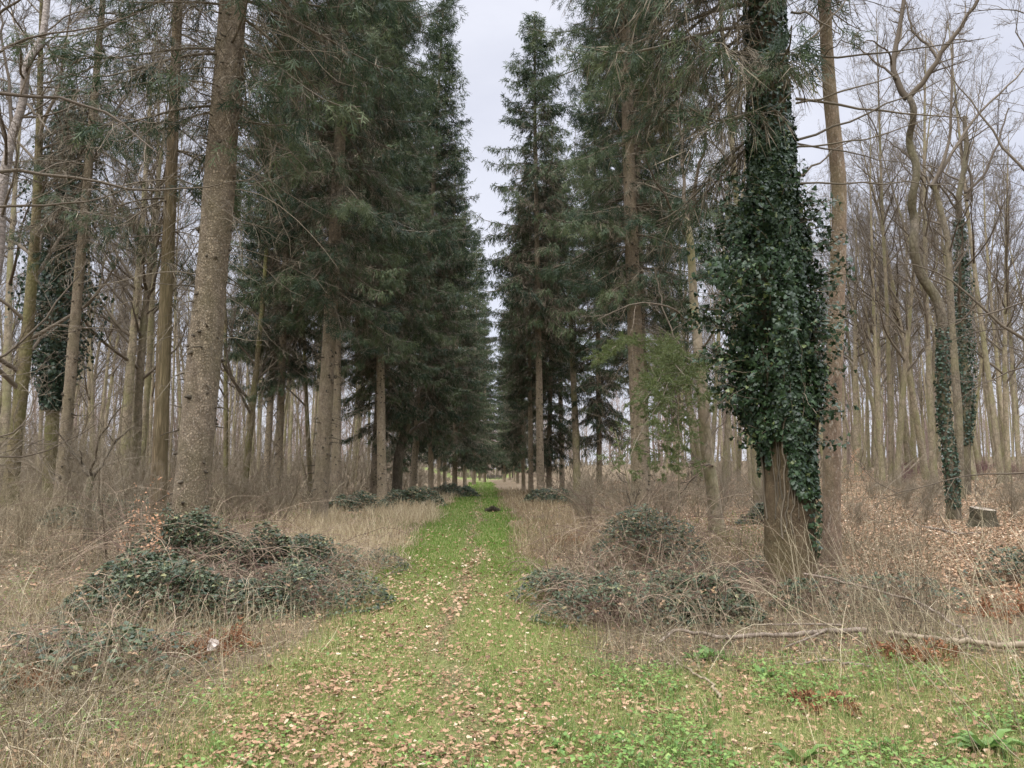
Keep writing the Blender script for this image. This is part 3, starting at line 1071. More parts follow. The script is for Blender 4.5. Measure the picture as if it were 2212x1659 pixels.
row = [
    # variant, dx base, depth, top (dx,dy), rz, scale, label
    (0, 412, 15.0, (520, 0), 0.4, 1., 'massive pale barked spruce trunk rising behind the dark bramble mound', 'spruces along the ride'),
    (1, 692, 25.0, (737, 480), 1.1, 1.0, 'stout knotty spruce trunk standing where the pale dry grass begins', 'spruces along the ride'),
    (1, 826, 40.0, (846, 740), 2.9, .98, 'knot dotted spruce trunk at the far end of the pale grass belt', 'spruces along the ride'),
    (2, 890, 52.0, (904, 850), .3, 1.0, 'brown spruce trunk just right of the dark leaning oak', 'spruces along the ride'),
    (2, 931, 63.0, (937, 880), 4.2, .95, 'spruce trunk standing between the brown trunk by the leaning oak and the thin dark pair', 'spruces along the ride'),
    (4, 982, 78.0, (986, 900), 1.9, 1.05, 'broad shaded spruce trunk behind the far bramble patch left of the ride', 'spruces along the ride'),
    (2, 1004, 92.0, (1006, 900), 3.3, .95, 'slim shaded spruce trunk, third from the gate on the left side', 'spruces along the ride'),
    (4, 1024, 112.0, (1026, 950), 5.1, 1.08, 'dark spruce trunk, second from the gate on the left side', 'spruces along the ride'),
    (4, 1047, 150.0, (1047, 950), .8, 1., 'smallest spruce on the left side, its drooping boughs nearest the gate', 'spruces along the ride'),
    (3, 1168, 48.0, (1175, 400), 2.2, 1.0, 'tallest pale spruce right of the sky gap, its pointed tip clear against the cloud', 'spruces along the ride'),
    (3, 1147, 58.0, (1149, 700), 4.4, .8, 'slender spruce trunk just left of the tallest pale spruce', 'spruces along the ride'),
    (2, 1131, 72.0, (1131, 800), 3.0, .76, 'reddish spruce trunk, nearest the ride in the far right cluster', 'spruces along the ride'),
    (4, 1185, 60.0, (1188, 800), .2, .85, 'spruce hidden close behind the tallest pale spruce', 'spruces along the ride'),
    (5, 1384, 24.0, (1392, 400), 3.9, 1., 'reddish spruce with bright green drooping low boughs, standing in brushwood', 'spruces along the ride'),
    (4, 1118, 120.0, (1118, 800), 1.0, .95, 'far dark spruce closing the right side of the ride by the gate', 'spruces along the ride'),
    (4, 1101, 178.0, (1099, 800), 2.1, .95, 'far spruce right of the gate end, its dark crown filling the light gap', 'spruces along the ride'),
    (2, 1111, 140.0, (1110, 800), 3.1, .85, 'far dark spruce just left of the one closing the right side by the gate', 'spruces along the ride'),
    (4, 1090, 150.0, (1090, 800), 4.0, .97, 'far spruce right of the ride whose crown closes the sky slit', 'spruces along the ride'),
    (4, 1036, 185.0, (1036, 800), .6, .95, 'farthest spruce on the left, half hidden by the smallest one', 'spruces along the ride'),
    (1, 1396, 38.0, (1400, 400), 1.9, .95, 'spruce standing directly behind the one with green low boughs', 'spruces behind the front row'),
    # second row
    (1, 600, 41.0, (626, 500), 5.0, .85, 'tall thin mossy spruce between the massive spruce and the knotty one', 'spruces behind the front row'),
    (3, 573, 48.0, (604, 800), 1.7, .85, 'spruce trunk crossing close left behind the tall thin mossy one', 'spruces behind the front row'),
    (3, 727, 38.0, (752, 600), 2.6, 1.0, 'greenish spruce trunk showing close right of the stout knotty spruce', 'spruces behind the front row'),
    (2, 805, 46.0, (818, 850), 5.7, .9, 'dark spruce trunk close left of the knot dotted trunk', 'spruces behind the front row'),
    (4, 862, 66.0, (866, 850), 1.2, .9, 'shadowed spruce behind the dark leaning oak', 'spruces behind the front row'),
    (2, 948, 86.0, (950, 850), 2.2, .8, 'left stem of the thin dark pair of spruces behind the left front row', 'spruces behind the front row'),
    (2, 960, 88.0, (962, 850), .9, .8, 'right stem of the thin dark pair of spruces behind the left front row', 'spruces behind the front row'),
    (3, 1215, 66.0, (1215, 800), 3.6, .9, 'brown spruce trunk between the tallest spruce and the mossy beech', 'spruces behind the front row'),
    (2, 1295, 52.0, (1300, 700), 4.6, .85, 'spruce with dead brown boughs right behind the mossy beech', 'spruces behind the front row'),
]
for (k, dx, d, (tx, ty), rz, sc, lab, grp) in row:
    SPR[k].place(base(dx, d), lab, grp, lean_to(dx, d, tx, ty), rz, sc)


def custom_spruce(dx, d, topxy, H, r0, zb, rmax, seed, mat, label, az=None, dead=(3, 30), lower=None, **kw):
    b = base(dx, d)
    t = W(topxy[0], topxy[1], d)
    sl = (t[0] - b[0]) / (t[2] - b[2])
    rng = np.random.default_rng(seed)
    if lower is None:
        pts = [(-sl * .5, 0, -.5), (0, 0, 0), (sl * H * .5, 0, H * .5), (sl * H, 0, H)]
    else:
        low = [W(px, py, d) - b for px, py in lower]
        e = low[-1]
        pts = [(low[0][0], 0, -.5)] + low + [(e[0] + (H - e[2]) * sl * .3, 0, H)]
    o = thing('spruce_tree', label, 'spruce tree', b, group=None)
    ta = Acc()
    P, R = trunk_acc(ta, pts, r0, .03, seed, sides=20, step=.25, flare=.25, lump=.03, power=.9)
    if mat == 'spruce_bark':
        stubs(ta, rng, .8, 12, 90, P, R)
    part('trunk', ta.mesh('trunk', [M[mat], M['dead_wood']], True), o)
    nd, br = spruce_crown(seed, H, zb, rmax, trunk=P, az=az, fine=True, fs=.7, **kw)
    dead_branches(br, rng, dead[0], zb + 2, dead[1], .8, 2.6, P)
    part('branches', br.mesh('branches', M['dead_wood']), o)
    part('needles', nd.mesh('needles', M['needle']), o)
    return o, P, R, b


# slim spruce far left, fibrous red trunk, trunk beside the ivy tree
o, P, R, b = custom_spruce(130, 25, (205, 200), 27, .2, 9.0, 3.2, 201, 'spruce_bark', 'slim knotted spruce trunk in front of the ivy column at far left', dens=.8, brown=.8)
custom_spruce(343, 18.5, (375, 250), 26, .19, 6.6, 2.3, 202, 'red_bark', 'straight brown fibrous barked conifer close left of the massive spruce', dens=.7, hang=.8, brown=.7, dead=(1.6, 26))
custom_spruce(1790, 12.7, (1780, 0), 24, .15, 9.6, 2.6, 203, 'smooth_red', 'smooth reddish slightly bent trunk close right of the ivy covered tree', dens=.6,
              lower=[(1795, 1215), (1797, 900), (1812, 560), (1814, 400), (1800, 280), (1790, 180), (1783, 60), (1780, -60)], dead=(8.5, 6))

# ------------------------------------------------------------------ the ivy covered tree


def ivy_tree():
    d = 10.0
    b = Gd(1712, 1290)
    d = b[1]
    rng = np.random.default_rng(300)
    H = 27
    pts = [(0, 0, -.5), (0, 0, 0), (-.02, 0, 3.), (-.07, .0, 8), (-.1, 0, 15), (-.1, 0, H)]
    o = thing('spruce_tree', 'ivy clad spruce, its bare ochre foot among brambles', 'spruce tree', b)
    ta = Acc()
    P, R = trunk_acc(ta, pts, .33, .03, 300, sides=40, step=.1, flare=.2, lump=.018, power=1.3)
    part('trunk', ta.mesh('trunk', M['ivy_bark'], True), o)
    nd, br = spruce_crown(301, H, 6.6, 3.4, trunk=P, az=(.55 * PI, 1.42 * PI), dens=.95, hang=.6, brown=.6, ztop=14, fine=True, fs=.55)
    nd2, br2 = spruce_crown(302, H, 10.5, 3.0, trunk=P, dens=.6, hang=.6, brown=.5, fine=True, fs=.7)
    part('needles', nd.mesh('needles', M['needle']), o)
    part('needles', nd2.mesh('needles', M['needle']), o)
    # long straight dead limbs on the open side
    zz = lambda pts: [(1659 + x / 3., y / 3.) for x, y in pts]
    limbs = [[(200, 330), (380, 150), (520, 0), (600, -90)], [(200, 560), (340, 390), (480, 250)], [(180, 670), (420, 615), (650, 545), (880, 465)],
             [(180, 910), (480, 820), (720, 700), (920, 620), (1120, 520)], [(180, 950), (480, 935), (760, 880), (1110, 740)],
             [(180, 1150), (380, 1020), (550, 900)], [(150, 350), (470, 372), (830, 340), (1160, 290), (1400, 250)], [(180, 640), (560, 690), (940, 745), (1300, 765)],
             [(180, 1190), (560, 1190), (980, 1200), (1300, 1180)], [(180, 930), (520, 990), (900, 1060)], [(150, 80), (300, 110), (470, 220)], [(100, 1700), (400, 1590), (520, 1530)]]
    lp = []
    for li, L in enumerate(limbs):
        q = zz(L)
        dd = d + rng.uniform(-.5, .5)
        w = [W(x, y, d + (dd - d) * (i / (len(q) - 1)) * 2) - b for i, (x, y) in enumerate(q)]
        Pl = resample(w, 9)
        Pl[1:-1] += rng.normal(size=(7, 3)) * .015
        lp.append(Pl)
    lp = np.array(lp)
    lr = np.linspace(1, .35, 9)[None] * rng.uniform(.015, .022, (len(lp), 1))
    tubes(br2, lp, lr, 5, a=rng.uniform(.15, .6, len(lp)))
    P2, R2 = grow(rng, lp, lr, 4, .3, .2, .7, 4, up=.0, wob=.15, rr=.5, rmin=.004)
    tubes(br2, P2, R2, 3, a=rng.uniform(.2, .6, len(P2)))
    part('branches', br.mesh('branches', M['dead_wood']), o)
    part('branches', br2.mesh('branches', M['dead_wood']), o)
    # ivy
    ia = Acc()
    N = 60000
    z = rng.uniform(.45, 13, N)
    z[:36000] = rng.uniform(1.3, 6.2, 36000)
    th = rng.uniform(0, 2 * PI, N)
    rt = np.interp(z, P[:, 2], R)
    clump = vnoise(th * 2.2 + 9, z * 1.5, .62, 310)
    clump2 = vnoise(th * 3 + 3, z * 2.2, .5, 311)
    left = np.clip(-np.cos(th), 0, 1)
    right = np.clip(np.cos(th), 0, 1)
    bul = smooth((z - 1.9) / 1.3) * (1 - smooth((z - 4.0) / 1.4))
    bl2 = smooth((z - 1.9) / 1.1) * (1 - smooth((z - 4.5) / 1.2))
    thick = .035 + .045 * clump + (bul * right * .22 + bl2 * left * .8 + bul * .16) * (.0 + 1.6 * clump ** 1.7)
    lowlim = 1.75 + .55 * (vnoise(th * 1.9 + 20, z * 0, .55, 312) - .5)
    cover = smooth((z - lowlim) / .25)
    # strip creeping down the front right face
    azr = np.arctan2(np.sin(th + .85), np.cos(th + .85))   # centre facing the viewer's right
    cover = np.maximum(cover, (np.abs(azr + .18 * np.sin(z * 5)) < .38 + .4 * smooth((z - .7) / 1.0)) * smooth((z - .55) / .2) * .95)
    cover = cover * smooth((clump2 + .5 * clump - .16) / .12 + smooth((z - 5.5) / 1.) * .8)
    keep = rng.random(N) < cover
    z, th, rt, thick = z[keep], th[keep], rt[keep], thick[keep]
    n = len(z)
    f = 1 - np.abs(rng.normal(0, .28, n))
    rad = rt + .015 + thick * np.clip(f, .0, 1.15)
    cx = np.interp(z, P[:, 2], P[:, 0])
    cy = np.interp(z, P[:, 2], P[:, 1])
    out = np.stack([np.cos(th), np.sin(th), np.zeros(n)], 1)
    Pv = np.stack([cx, cy, z], 1) + out * rad[:, None]
    nrmv = nrm(out + np.array([0, 0, .45]) + rng.normal(size=(n, 3)) * .42)
    tip = nrm(np.array([0, 0, -1.]) + rng.normal(size=(n, 3)) * .6)
    X, Y, Z = axes(tip, rng, -nrmv)
    Z = -Z
    X = -X
    sz = .02 + .055 * rng.random(n) ** 1.6
    tone = np.clip(rng.normal(.5, .22, n) + .3 * (rng.random(n) < .05), 0, 1)
    scatter(ia, IVY_V, None, IVY_T, Pv, X, Y, Z, sz, sz, a=tone)
    # sprigs standing out of the clump
    ns = 170
    z = rng.uniform(1.9, 5.6, ns)
    th = np.where(rng.random(ns) < .6, rng.normal(PI + .35, .55, ns), rng.normal(-.3, .6, ns))
    bul = smooth((z - 1.9) / 1.3) * (1 - smooth((z - 4.3) / 1.3))
    lf = np.clip(-np.cos(th), 0, 1)
    r0 = np.interp(z, P[:, 2], R) + .1 + bul * (.2 + .4 * lf)
    st = np.stack([np.interp(z, P[:, 2], P[:, 0]) + np.cos(th) * r0 * .3, np.interp(z, P[:, 2], P[:, 1]) + np.sin(th) * r0 * .3, z], 1)
    D = nrm(np.stack([np.cos(th), np.sin(th), rng.uniform(-.1, .6, ns)], 1))
    K = 8
    L = r0 * .7 + rng.uniform(.12, .5, ns)
    SP_ = np.zeros((ns, K, 3))
    SP_[:, 0] = st
    for j in range(1, K):
        SP_[:, j] = SP_[:, j - 1] + D * (L / (K - 1))[:, None]
        D = nrm(D + rng.normal(size=D.shape) * .15 + np.array([0, 0, -.03]))
    sa = Acc()
    tubes(sa, SP_, np.full((ns, K), .007) * np.linspace(1, .5, K), 4, a=rng.uniform(.2, .8, ns))
    nl = 20
    u = rng.uniform(.35, 1, (ns, nl)) * (K - 1.001)
    i = u.astype(int)
    fr = (u - i)[..., None]
    ar = np.arange(ns)[:, None]
    pv = (SP_[ar, i] * (1 - fr) + SP_[ar, i + 1] * fr).reshape(-1, 3) + rng.normal(size=(ns * nl, 3)) * .045
    n = len(pv)
    tip = nrm(rng.normal(size=(n, 3)) * .7 + np.array([0, 0, -.7]) + np.repeat(D, nl, 0) * .4)
    X, Y, Z = axes(tip, rng, nrm(rng.normal(size=(n, 3)) * .5 + np.array([0, -.4, .8])))
    sz = rng.uniform(.03, .07, n)
    scatter(ia, IVY_V, None, IVY_T, pv, X, Y, Z, sz, sz, a=np.clip(rng.normal(.55, .22, n), 0, 1))
    part('ivy', ia.mesh('ivy', M['ivy']), o)
    # brown ivy stems clinging to the trunk
    ns = 16
    th0 = rng.uniform(-PI, 0, ns)
    K = 26
    zz_ = np.linspace(0, 1, K)[None] * rng.uniform(2.2, 4.6, (ns, 1)) + rng.uniform(.7, 1.4, (ns, 1))
    thh = th0[:, None] + np.cumsum(rng.normal(size=(ns, K)) * .06, 1)
    rr = np.interp(zz_, P[:, 2], R) + .012 + .18 * np.exp(-((zz_ - 3) / 1.) ** 2) * rng.random((ns, 1))
    VP = np.stack([rr * np.cos(thh), rr * np.sin(thh), zz_], -1)
    tubes(sa, VP, np.linspace(.011, .004, K)[None] * rng.uniform(.6, 1.3, (ns, 1)), 5, a=rng.uniform(.05, .5, ns))
    part('ivy_stems', sa.mesh('ivy_stems', M['dead_wood']), o)


ivy_tree()

# ------------------------------------------------------------------ hanging green fronds on the reddish spruce: a fir's low boughs


def fir_boughs():
    b = base(1384, 24)
    o = [x for x in bpy.data.objects if x.get('label', '').startswith('reddish spruce with bright')][0]
    inv = None
    rng = np.random.default_rng(400)
    lines = [  # view polylines with depths
        [(1392, 735, 24), (1370, 752, 21), (1330, 765, 18.5), (1285, 778, 16.5)],
        [(1395, 740, 24), (1420, 755, 20), (1470, 780, 16), (1530, 800, 14)],
        [(1395, 745, 24), (1440, 790, 19), (1480, 830, 15.5), (1540, 870, 13.5)],
        [(1395, 745, 24), (1440, 790, 19), (1430, 830, 16), (1390, 868, 14)],
        [(1395, 760, 24), (1450, 830, 18), (1430, 890, 15), (1365, 950, 13.2), (1350, 1015, 12.8)],
        [(1395, 770, 24), (1455, 880, 18), (1470, 960, 15), (1490, 1010, 14)],
        [(1395, 770, 24), (1440, 900, 18), (1440, 980, 15), (1435, 1020, 14)],
    ]
    for L in lines:
        na, wa = Acc(), Acc()
        w = np.array([W(*p) for p in L])
        P = resample(w, 16)
        P[:, 2] += .25 * np.sin(np.linspace(0, PI, 16))
        R = np.linspace(.022, .006, 16)
        tubes(wa, P, R, 5, a=.5)
        m = 50
        Q, RQ = grow(rng, *one(P, R), m, .35, .075, .8, 5, up=-.06, wob=.05, rr=.5, rmin=.004)
        flat = Q - Q[:, :1]
        flat[:, :, 2] *= .3
        flat[:, :, 2] -= .05 * np.linspace(0, 1, 5)[None] ** 2
        Q = Q[:, :1] + flat
        tubes(wa, Q, RQ, 3, a=rng.uniform(.3, .7, m))
        Q2, RQ2 = grow(rng, Q, RQ, 6, .1, .5, .75, 4, up=-.04, wob=.05, rr=.6, rmin=.003)
        nq, kq, _ = Q2.shape
        k = 54
        u = rng.uniform(0, 1, (nq, k)) * (kq - 1.001)
        i = u.astype(int)
        fr = (u - i)[..., None]
        ar = np.arange(nq)[:, None]
        pv = (Q2[ar, i] * (1 - fr) + Q2[ar, i + 1] * fr).reshape(-1, 3)
        T = nrm(Q2[ar, i + 1] - Q2[ar, i]).reshape(-1, 3)
        n = len(pv)
        X, Y, Z = axes(nrm(T * .7 + rng.normal(size=(n, 3)) * .5 + np.array([0, 0, -.15])), rng)
        scatter(na, KITE_V, KITE_Q, None, pv, X, Y, Z, .009, rng.uniform(.03, .065, n), a=np.clip(rng.normal(.5, .2, n), 0, 1))
        for acc, nm, mt in ((wa, 'low_bough', 'dead_wood'), (na, 'fronds', 'fir_needle')):
            me = acc.mesh(nm, M[mt])
            me.transform(world_inv(o))
            if nm == 'low_bough':
                lb = part(nm, me, o)
            else:
                part(nm, me, lb)


def world_inv(o):
    from mathutils import Matrix
    return Matrix.LocRotScale(o.location, o.rotation_euler.to_quaternion(), o.scale).inverted()


fir_boughs()

# ------------------------------------------------------------------ bare broadleaved trees
BEE = [bare_tree_meshes(500 + i, H, .2, cb, (M['beech_bark'], M['crown_twig']), n1=n1, dens=dn) for i, (H, cb, n1, dn) in enumerate(
    [(24, .38, 24, 1.0), (22, .3, 24, 1.0), (26, .45, 22, 1.0), (21, .28, 26, 1.0), (23, .4, 22, 1.0)])]
BEE_DARK = [bare_tree_meshes(520 + i, H, .2, cb, (M['moss_bark'], M['crown_twig']), n1=24, dens=1.0) for i, (H, cb) in enumerate([(20, .2), (22, .25)])]


def place_beech(var, p, label, group, rz, scale, lean=(0, 0), rw=1., name='beech_tree', cat='beech tree'):
    o = thing(name, label, cat, p, (lean[0], lean[1], rz), group)
    o.scale = (rw, rw, scale)
    part('trunk', var[0], o)
    part('crown', var[1], o)
    return o


rng = np.random.default_rng(600)
# trees one can pick out on the right: base dx, depth, top (dx, dy), radius, label
rb = [
    (1855, 62, (1862, 700), .30, 'straight beech trunk close right of the ivy covered tree, small twig tufts at its foot'),
    (1908, 50, (1893, 700), .2, 'thin beech stem left of the pair that meet at the foot'),
    (1926, 44, (1928, 700), .18, 'upright stem of the two beeches meeting in a V at the foot'),
    (1938, 43.5, (1955, 720), .22, 'right leaning stem of the two beeches meeting in a V at the foot'),
    (1975, 58, (1950, 700), .24, 'brown beech trunk behind the diagonal leaning one'),
    (2003, 52, (1962, 860), .27, 'beech trunk leaning steeply left behind the pale upright one'),
    (2019, 38, (2014, 560), .21, 'pale upright beech trunk just left of the crooked ivy footed tree'),
    (2165, 42, (2152, 700), .2, 'left trunk of the close beech pair near the right edge'),
    (2180, 44, (2168, 700), .19, 'right trunk of the close beech pair near the right edge'),
    (2120, 56, (2122, 700), .2, 'beech trunk between the ivy sleeved tree and the close pair'),
    (2205, 60, (2200, 700), .2, 'beech trunk at the very right edge behind the close pair'),
    (1880, 75, (1880, 700), .2, 'far thin beech in the bright gap right of the ivy covered tree'),
    (1637, 30, (1610, 700), .2, 'beech trunk peeping out left of the ivy foot, behind the young beech'),
    (1625, 46, (1620, 700), .2, 'thin beech left behind the trunk beside the ivy foot'),
    (1560, 40, (1575, 700), .18, 'pale beech stem close right behind the young forked beech'),
]
for i, (dx, d, (tx, ty), r, lab) in enumerate(rb):
    v = BEE[i % 5]
    place_beech(v, base(dx, d), lab, 'beeches in the right hand wood', rng.uniform(0, 6.28) if abs(tx - dx) < 15 else 0.0, rng.uniform(.95, 1.1), lean_to(dx, d, tx, ty), r * .85 / .2)

lf = [
    (BEE_DARK[0], 525, 40, (566, 640), .2, 'mossy green leaning trunk between the massive spruce and the thin mossy spruce', 'moss'),
    (BEE_DARK[1], 487, 46, (500, 800), .15, 'thin dark stem close left of the mossy leaning trunk', 'dark'),
    (BEE[1], 268, 34, (305, 560), .22, 'left stem of the pale forked group between the slim spruce and fibrous conifer', 'beech'),
    (BEE[3], 292, 35, (312, 560), .23, 'middle stem of the pale forked group between the slim spruce and fibrous conifer', 'beech'),
    (BEE[0], 300, 37, (330, 560), .18, 'right stem of the pale forked group between the slim spruce and fibrous conifer', 'beech'),
    (BEE_DARK[0], 20, 27, (115, 220), .26, 'leaning mossy trunk left of the ivy column', 'moss'),
    (BEE[2], 5, 40, (30, 700), .25, 'pale beech trunk at the left edge behind the leaning mossy one', 'beech'),
    (BEE_DARK[1], 672, 44, (672, 800), .14, 'dark thin stem close left of the stout knotty spruce', 'dark'),
    (BEE[4], 1247, 51, (1268, 680), .27, 'mossy ochre trunk standing right of the tallest spruce group', 'beech'),
]
for i, (v, dx, d, (tx, ty), r, lab, kind) in enumerate(lf):
    place_beech(v, base(dx, d), lab, 'bare trees among the spruces', 0 if abs(tx - dx) > 25 else rng.uniform(0, 6.28), rng.uniform(.9, 1.05), lean_to(dx, d, tx, ty), r / .2,
                'bare_tree', 'bare tree')

# the crowd behind
taken = [(o.location.x, o.location.y) for o in bpy.data.objects if o.type == 'EMPTY']
cnt = [0, 0]
tries = 0
while (cnt[0] < 125 or cnt[1] < 110) and tries < 9000:
    tries += 1
    side = 0 if rng.random() < .5 else 1
    d = rng.uniform(48, 125)
    if side == 0:
        dx = rng.uniform(1440, 2330)
    else:
        dx = rng.uniform(-110, 800)
    p = base(dx, d)
    if cnt[side] >= (125, 110)[side] or min((p[0] - a) ** 2 + (p[1] - b_) ** 2 for a, b_ in taken) < 2.2 ** 2:
        continue
    if side == 0 and p[0] < 7 or side == 1 and p[0] > -14:
        continue
    taken.append((p[0], p[1]))
    cnt[side] += 1
    lab = ('one of the crowd of slender bare beeches deep in the right hand wood' if side == 0 else
           'one of the crowd of slender bare trees deep in the left hand wood')
    place_beech(BEE[rng.integers(0, 5)], p, lab, 'crowd of bare trees deep in the right wood' if side == 0 else 'crowd of bare trees deep in the left wood',
                rng.uniform(0, 6.28), rng.uniform(.8, 1.1), (rng.normal() * .05, rng.normal() * .06), rng.uniform(.4, 1.1))


# far wood beyond, reads as one mass
def far_wood():
    r = np.random.default_rng(700)
    ac = Acc()
    n = 460
    d = r.uniform(110, 260, n)
    f = np.where(r.random(n) < .55, r.uniform(-.8, -.13, n), r.uniform(.12, .8, n))
    far = r.random(n) < .3
    f[far] = r.uniform(-.12, .1, far.sum())
    d[far] = r.uniform(255, 330, far.sum())
    x = f * d
    H = r.uniform(15, 24, n)
    K = 6
    P = np.zeros((n, K, 3))
    P[:, 0] = at_ground(x, d, -.3)
    for j in range(1, K):
        P[:, j] = P[:, j - 1] + np.stack([r.normal(0, .25, n), r.normal(0, .25, n), H / (K - 1)], 1)
    R = r.uniform(.14, .3, n)[:, None] * np.linspace(1, .12, K)[None]
    tubes(ac, P, R, 6, a=r.uniform(.1, .6, n))
    twig_levels(ac, r, P, R, [dict(m=18, tmin=.08, ratio=.24, ang=.7, k=5, up=.12, wob=.12, rr=.4, rmin=.03),
                              dict(m=6, tmin=.2, ratio=.5, ang=.7, k=4, up=.08, wob=.18, rr=.5, rmin=.018),
                              dict(m=5, tmin=.1, ratio=.55, ang=.7, k=3, up=.05, wob=.2, rr=.6, rmin=.013)], sides=(4, 3, 3))
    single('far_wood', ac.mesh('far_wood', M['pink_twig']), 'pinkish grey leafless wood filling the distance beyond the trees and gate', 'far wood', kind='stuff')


far_wood()


def far_brush():
    r = np.random.default_rng(710)
    ac = Acc()
    n = 12000
    d = r.uniform(28, 170, n)
    d[10200:] = r.uniform(275, 320, 1800)
    f = np.where(r.random(n) < .66, r.uniform(-.8, -.06, n), r.uniform(.04, .8, n))
    f[10200:] = r.uniform(-.25, .2, 1800)
    x = f * d
    o = x - path_c(d)
    keep = ((o < -6) | (o > 4) | (d > 238)) & (r.random(n) < np.where((o > 12), .35, 1.) * (.3 + vnoise(x, d, 6., 711)))
    x, d = x[keep], d[keep]
    n = len(x)
    K = 5
    P = np.zeros((n, K, 3))
    P[:, 0] = at_ground(x, d, -.1)
    D = nrm(np.stack([r.normal(0, .45, n), r.normal(0, .45, n), np.ones(n)], 1))
    H = np.where(r.random(n) < .14, r.uniform(3., 7.5, n), r.uniform(.5, 1.6, n)) * np.where(d > 85, 1.6, 1.) * np.where(d > 230, 1.5, 1)
    for j in range(1, K):
        P[:, j] = P[:, j - 1] + D * (H / (K - 1))[:, None]
        D = nrm(D + r.normal(size=D.shape) * .15)
    R = (.0004 * d)[:, None] * np.linspace(1, .5, K)[None]
    tubes(ac, P, R, 3, a=r.uniform(0, .8, n))
    Q, RQ = grow(r, P, R, 7, .1, .45, .75, 4, up=.0, wob=.2, rr=.7, rmin=.006)
    tubes(ac, Q, RQ, 3, a=r.uniform(0, 1, len(Q)))
    Q, RQ = grow(r, Q, RQ, 3, .1, .5, .75, 3, up=.0, wob=.2, rr=.8, rmin=.006)
    tubes(ac, Q, RQ, 3, a=r.uniform(0, 1, len(Q)))
    single('far_brushwood', ac.mesh('far_brushwood', M['twig']), 'grey brown leafless undergrowth filling the wood floor far behind the trunks', 'undergrowth', kind='stuff')


far_brush()


# ------------------------------------------------------------------ individually shaped trees
def shaped_tree(name, cat, label, trunk, d, r0, r1, limbs, bark, seed, fine=1., group=None, off=0., twm='crown_twig', start=None):
    """trunk and limbs drawn as polylines, given real depth, then grown out into twigs"""
    r = np.random.default_rng(seed)
    w = [W(x, y, d) for x, y in trunk]
    b = w[0].copy()
    b[2] = gz(b[0], b[1])
    w[0][2] = b[2] - .3
    w = [p - b + np.array([0, r.normal() * .12, 0]) * (i > 0) for i, p in enumerate(w)]
    o = thing(name, label, cat, b, group=group)
    ta = Acc()
    P, R = trunk_acc(ta, w, r0, r1, seed, sides=14, step=.2, flare=.3, lump=.03, power=.8)
    ca = Acc()
    LP, LR = [], []
    for pts, ra, rb_, dd in limbs:
        q = [W(x, y, d + dd * i / (len(pts) - 1)) - b for i, (x, y) in enumerate(pts)]
        Pl = resample(q, 14)
        Pl[1:-1] += r.normal(size=(12, 3)) * .02
        LP.append(Pl)
        LR.append(np.linspace(ra, rb_, 14))
    if LP:
        LP, LR = np.array(LP), np.array(LR)
        tubes(ca, LP, LR, 8, a=r.uniform(.15, .5, len(LP)))
        twig_levels(ca, r, LP, LR, [dict(m=int(12 * fine), tmin=.2, ratio=.3, ang=.75, k=6, up=.05, wob=.16, rr=.45, rmin=.006),
                                    dict(m=6, tmin=.15, ratio=.45, ang=.7, k=5, up=.03, wob=.18, rr=.55, rmin=.004),
                                    dict(m=4, tmin=.1, ratio=.5, ang=.7, k=4, up=.02, wob=.2, rr=.6, rmin=.003)], sides=(4, 3, 3))
    if start is not None:
        P1, R1 = grow(r, *one(P, R), int(14 * fine), start, .22, .8, 8, up=.08, wob=.15, rr=.4, rmin=.012)
        tubes(ca, P1, R1, 5, a=r.uniform(.15, .5, len(P1)))
        twig_levels(ca, r, P1, R1, [dict(m=7, tmin=.2, ratio=.42, ang=.75, k=6, up=.04, wob=.16, rr=.5, rmin=.007),
                                    dict(m=6, tmin=.15, ratio=.5, ang=.7, k=4, up=.03, wob=.2, rr=.55, rmin=.004)], sides=(4, 3))
    part('trunk', ta.mesh('trunk', M[bark], True), o)
    if ca.n:
        part('crown', ca.mesh('crown', M[twm]), o)
    return o, P, R, b


def ivy_sleeve(o, P, R, z0, z1, n, thick, size, seed, bulge=0., face=None):
    r = np.random.default_rng(seed)
    z = r.uniform(z0, z1, n)
    th = r.uniform(0, 2 * PI, n) if face is None else r.normal(face, .8, n)
    ed = smooth((z - z0) / (.15 * (z1 - z0))) * .6 + .4
    cl = vnoise(th * 2, z, .8, seed)
    rad = np.interp(z, P[:, 2], R) + (thick + bulge * cl * np.sin(np.clip((z - z0) / (z1 - z0), 0, 1) * PI)) * ed * r.uniform(.2, 1.1, n)
    out = np.stack([np.cos(th), np.sin(th), 0 * th], 1)
    pv = np.stack([np.interp(z, P[:, 2], P[:, 0]), np.interp(z, P[:, 2], P[:, 1]), z], 1) + out * rad[:, None]
    tip = nrm(np.array([0, 0, -1.]) + r.normal(size=(n, 3)) * .6)
    X, Y, Z = axes(tip, r, nrm(out + r.normal(size=(n, 3)) * .45 + np.array([0, 0, .4])))
    a = Acc()
    sz = size * r.uniform(.6, 1.3, n)
    scatter(a, LEAF_V, None, LEAF_T, pv, X, Y, Z, sz, sz, a=np.clip(r.normal(.5, .25, n), 0, 1))
    part('ivy', a.mesh('ivy', M['ivy_far']), o)


q4 = lambda pts: [(1659 + x / 3., y / 3.) for x, y in pts]
q8 = lambda pts: [(1659 + x / 3., 553 + y / 3.) for x, y in pts]
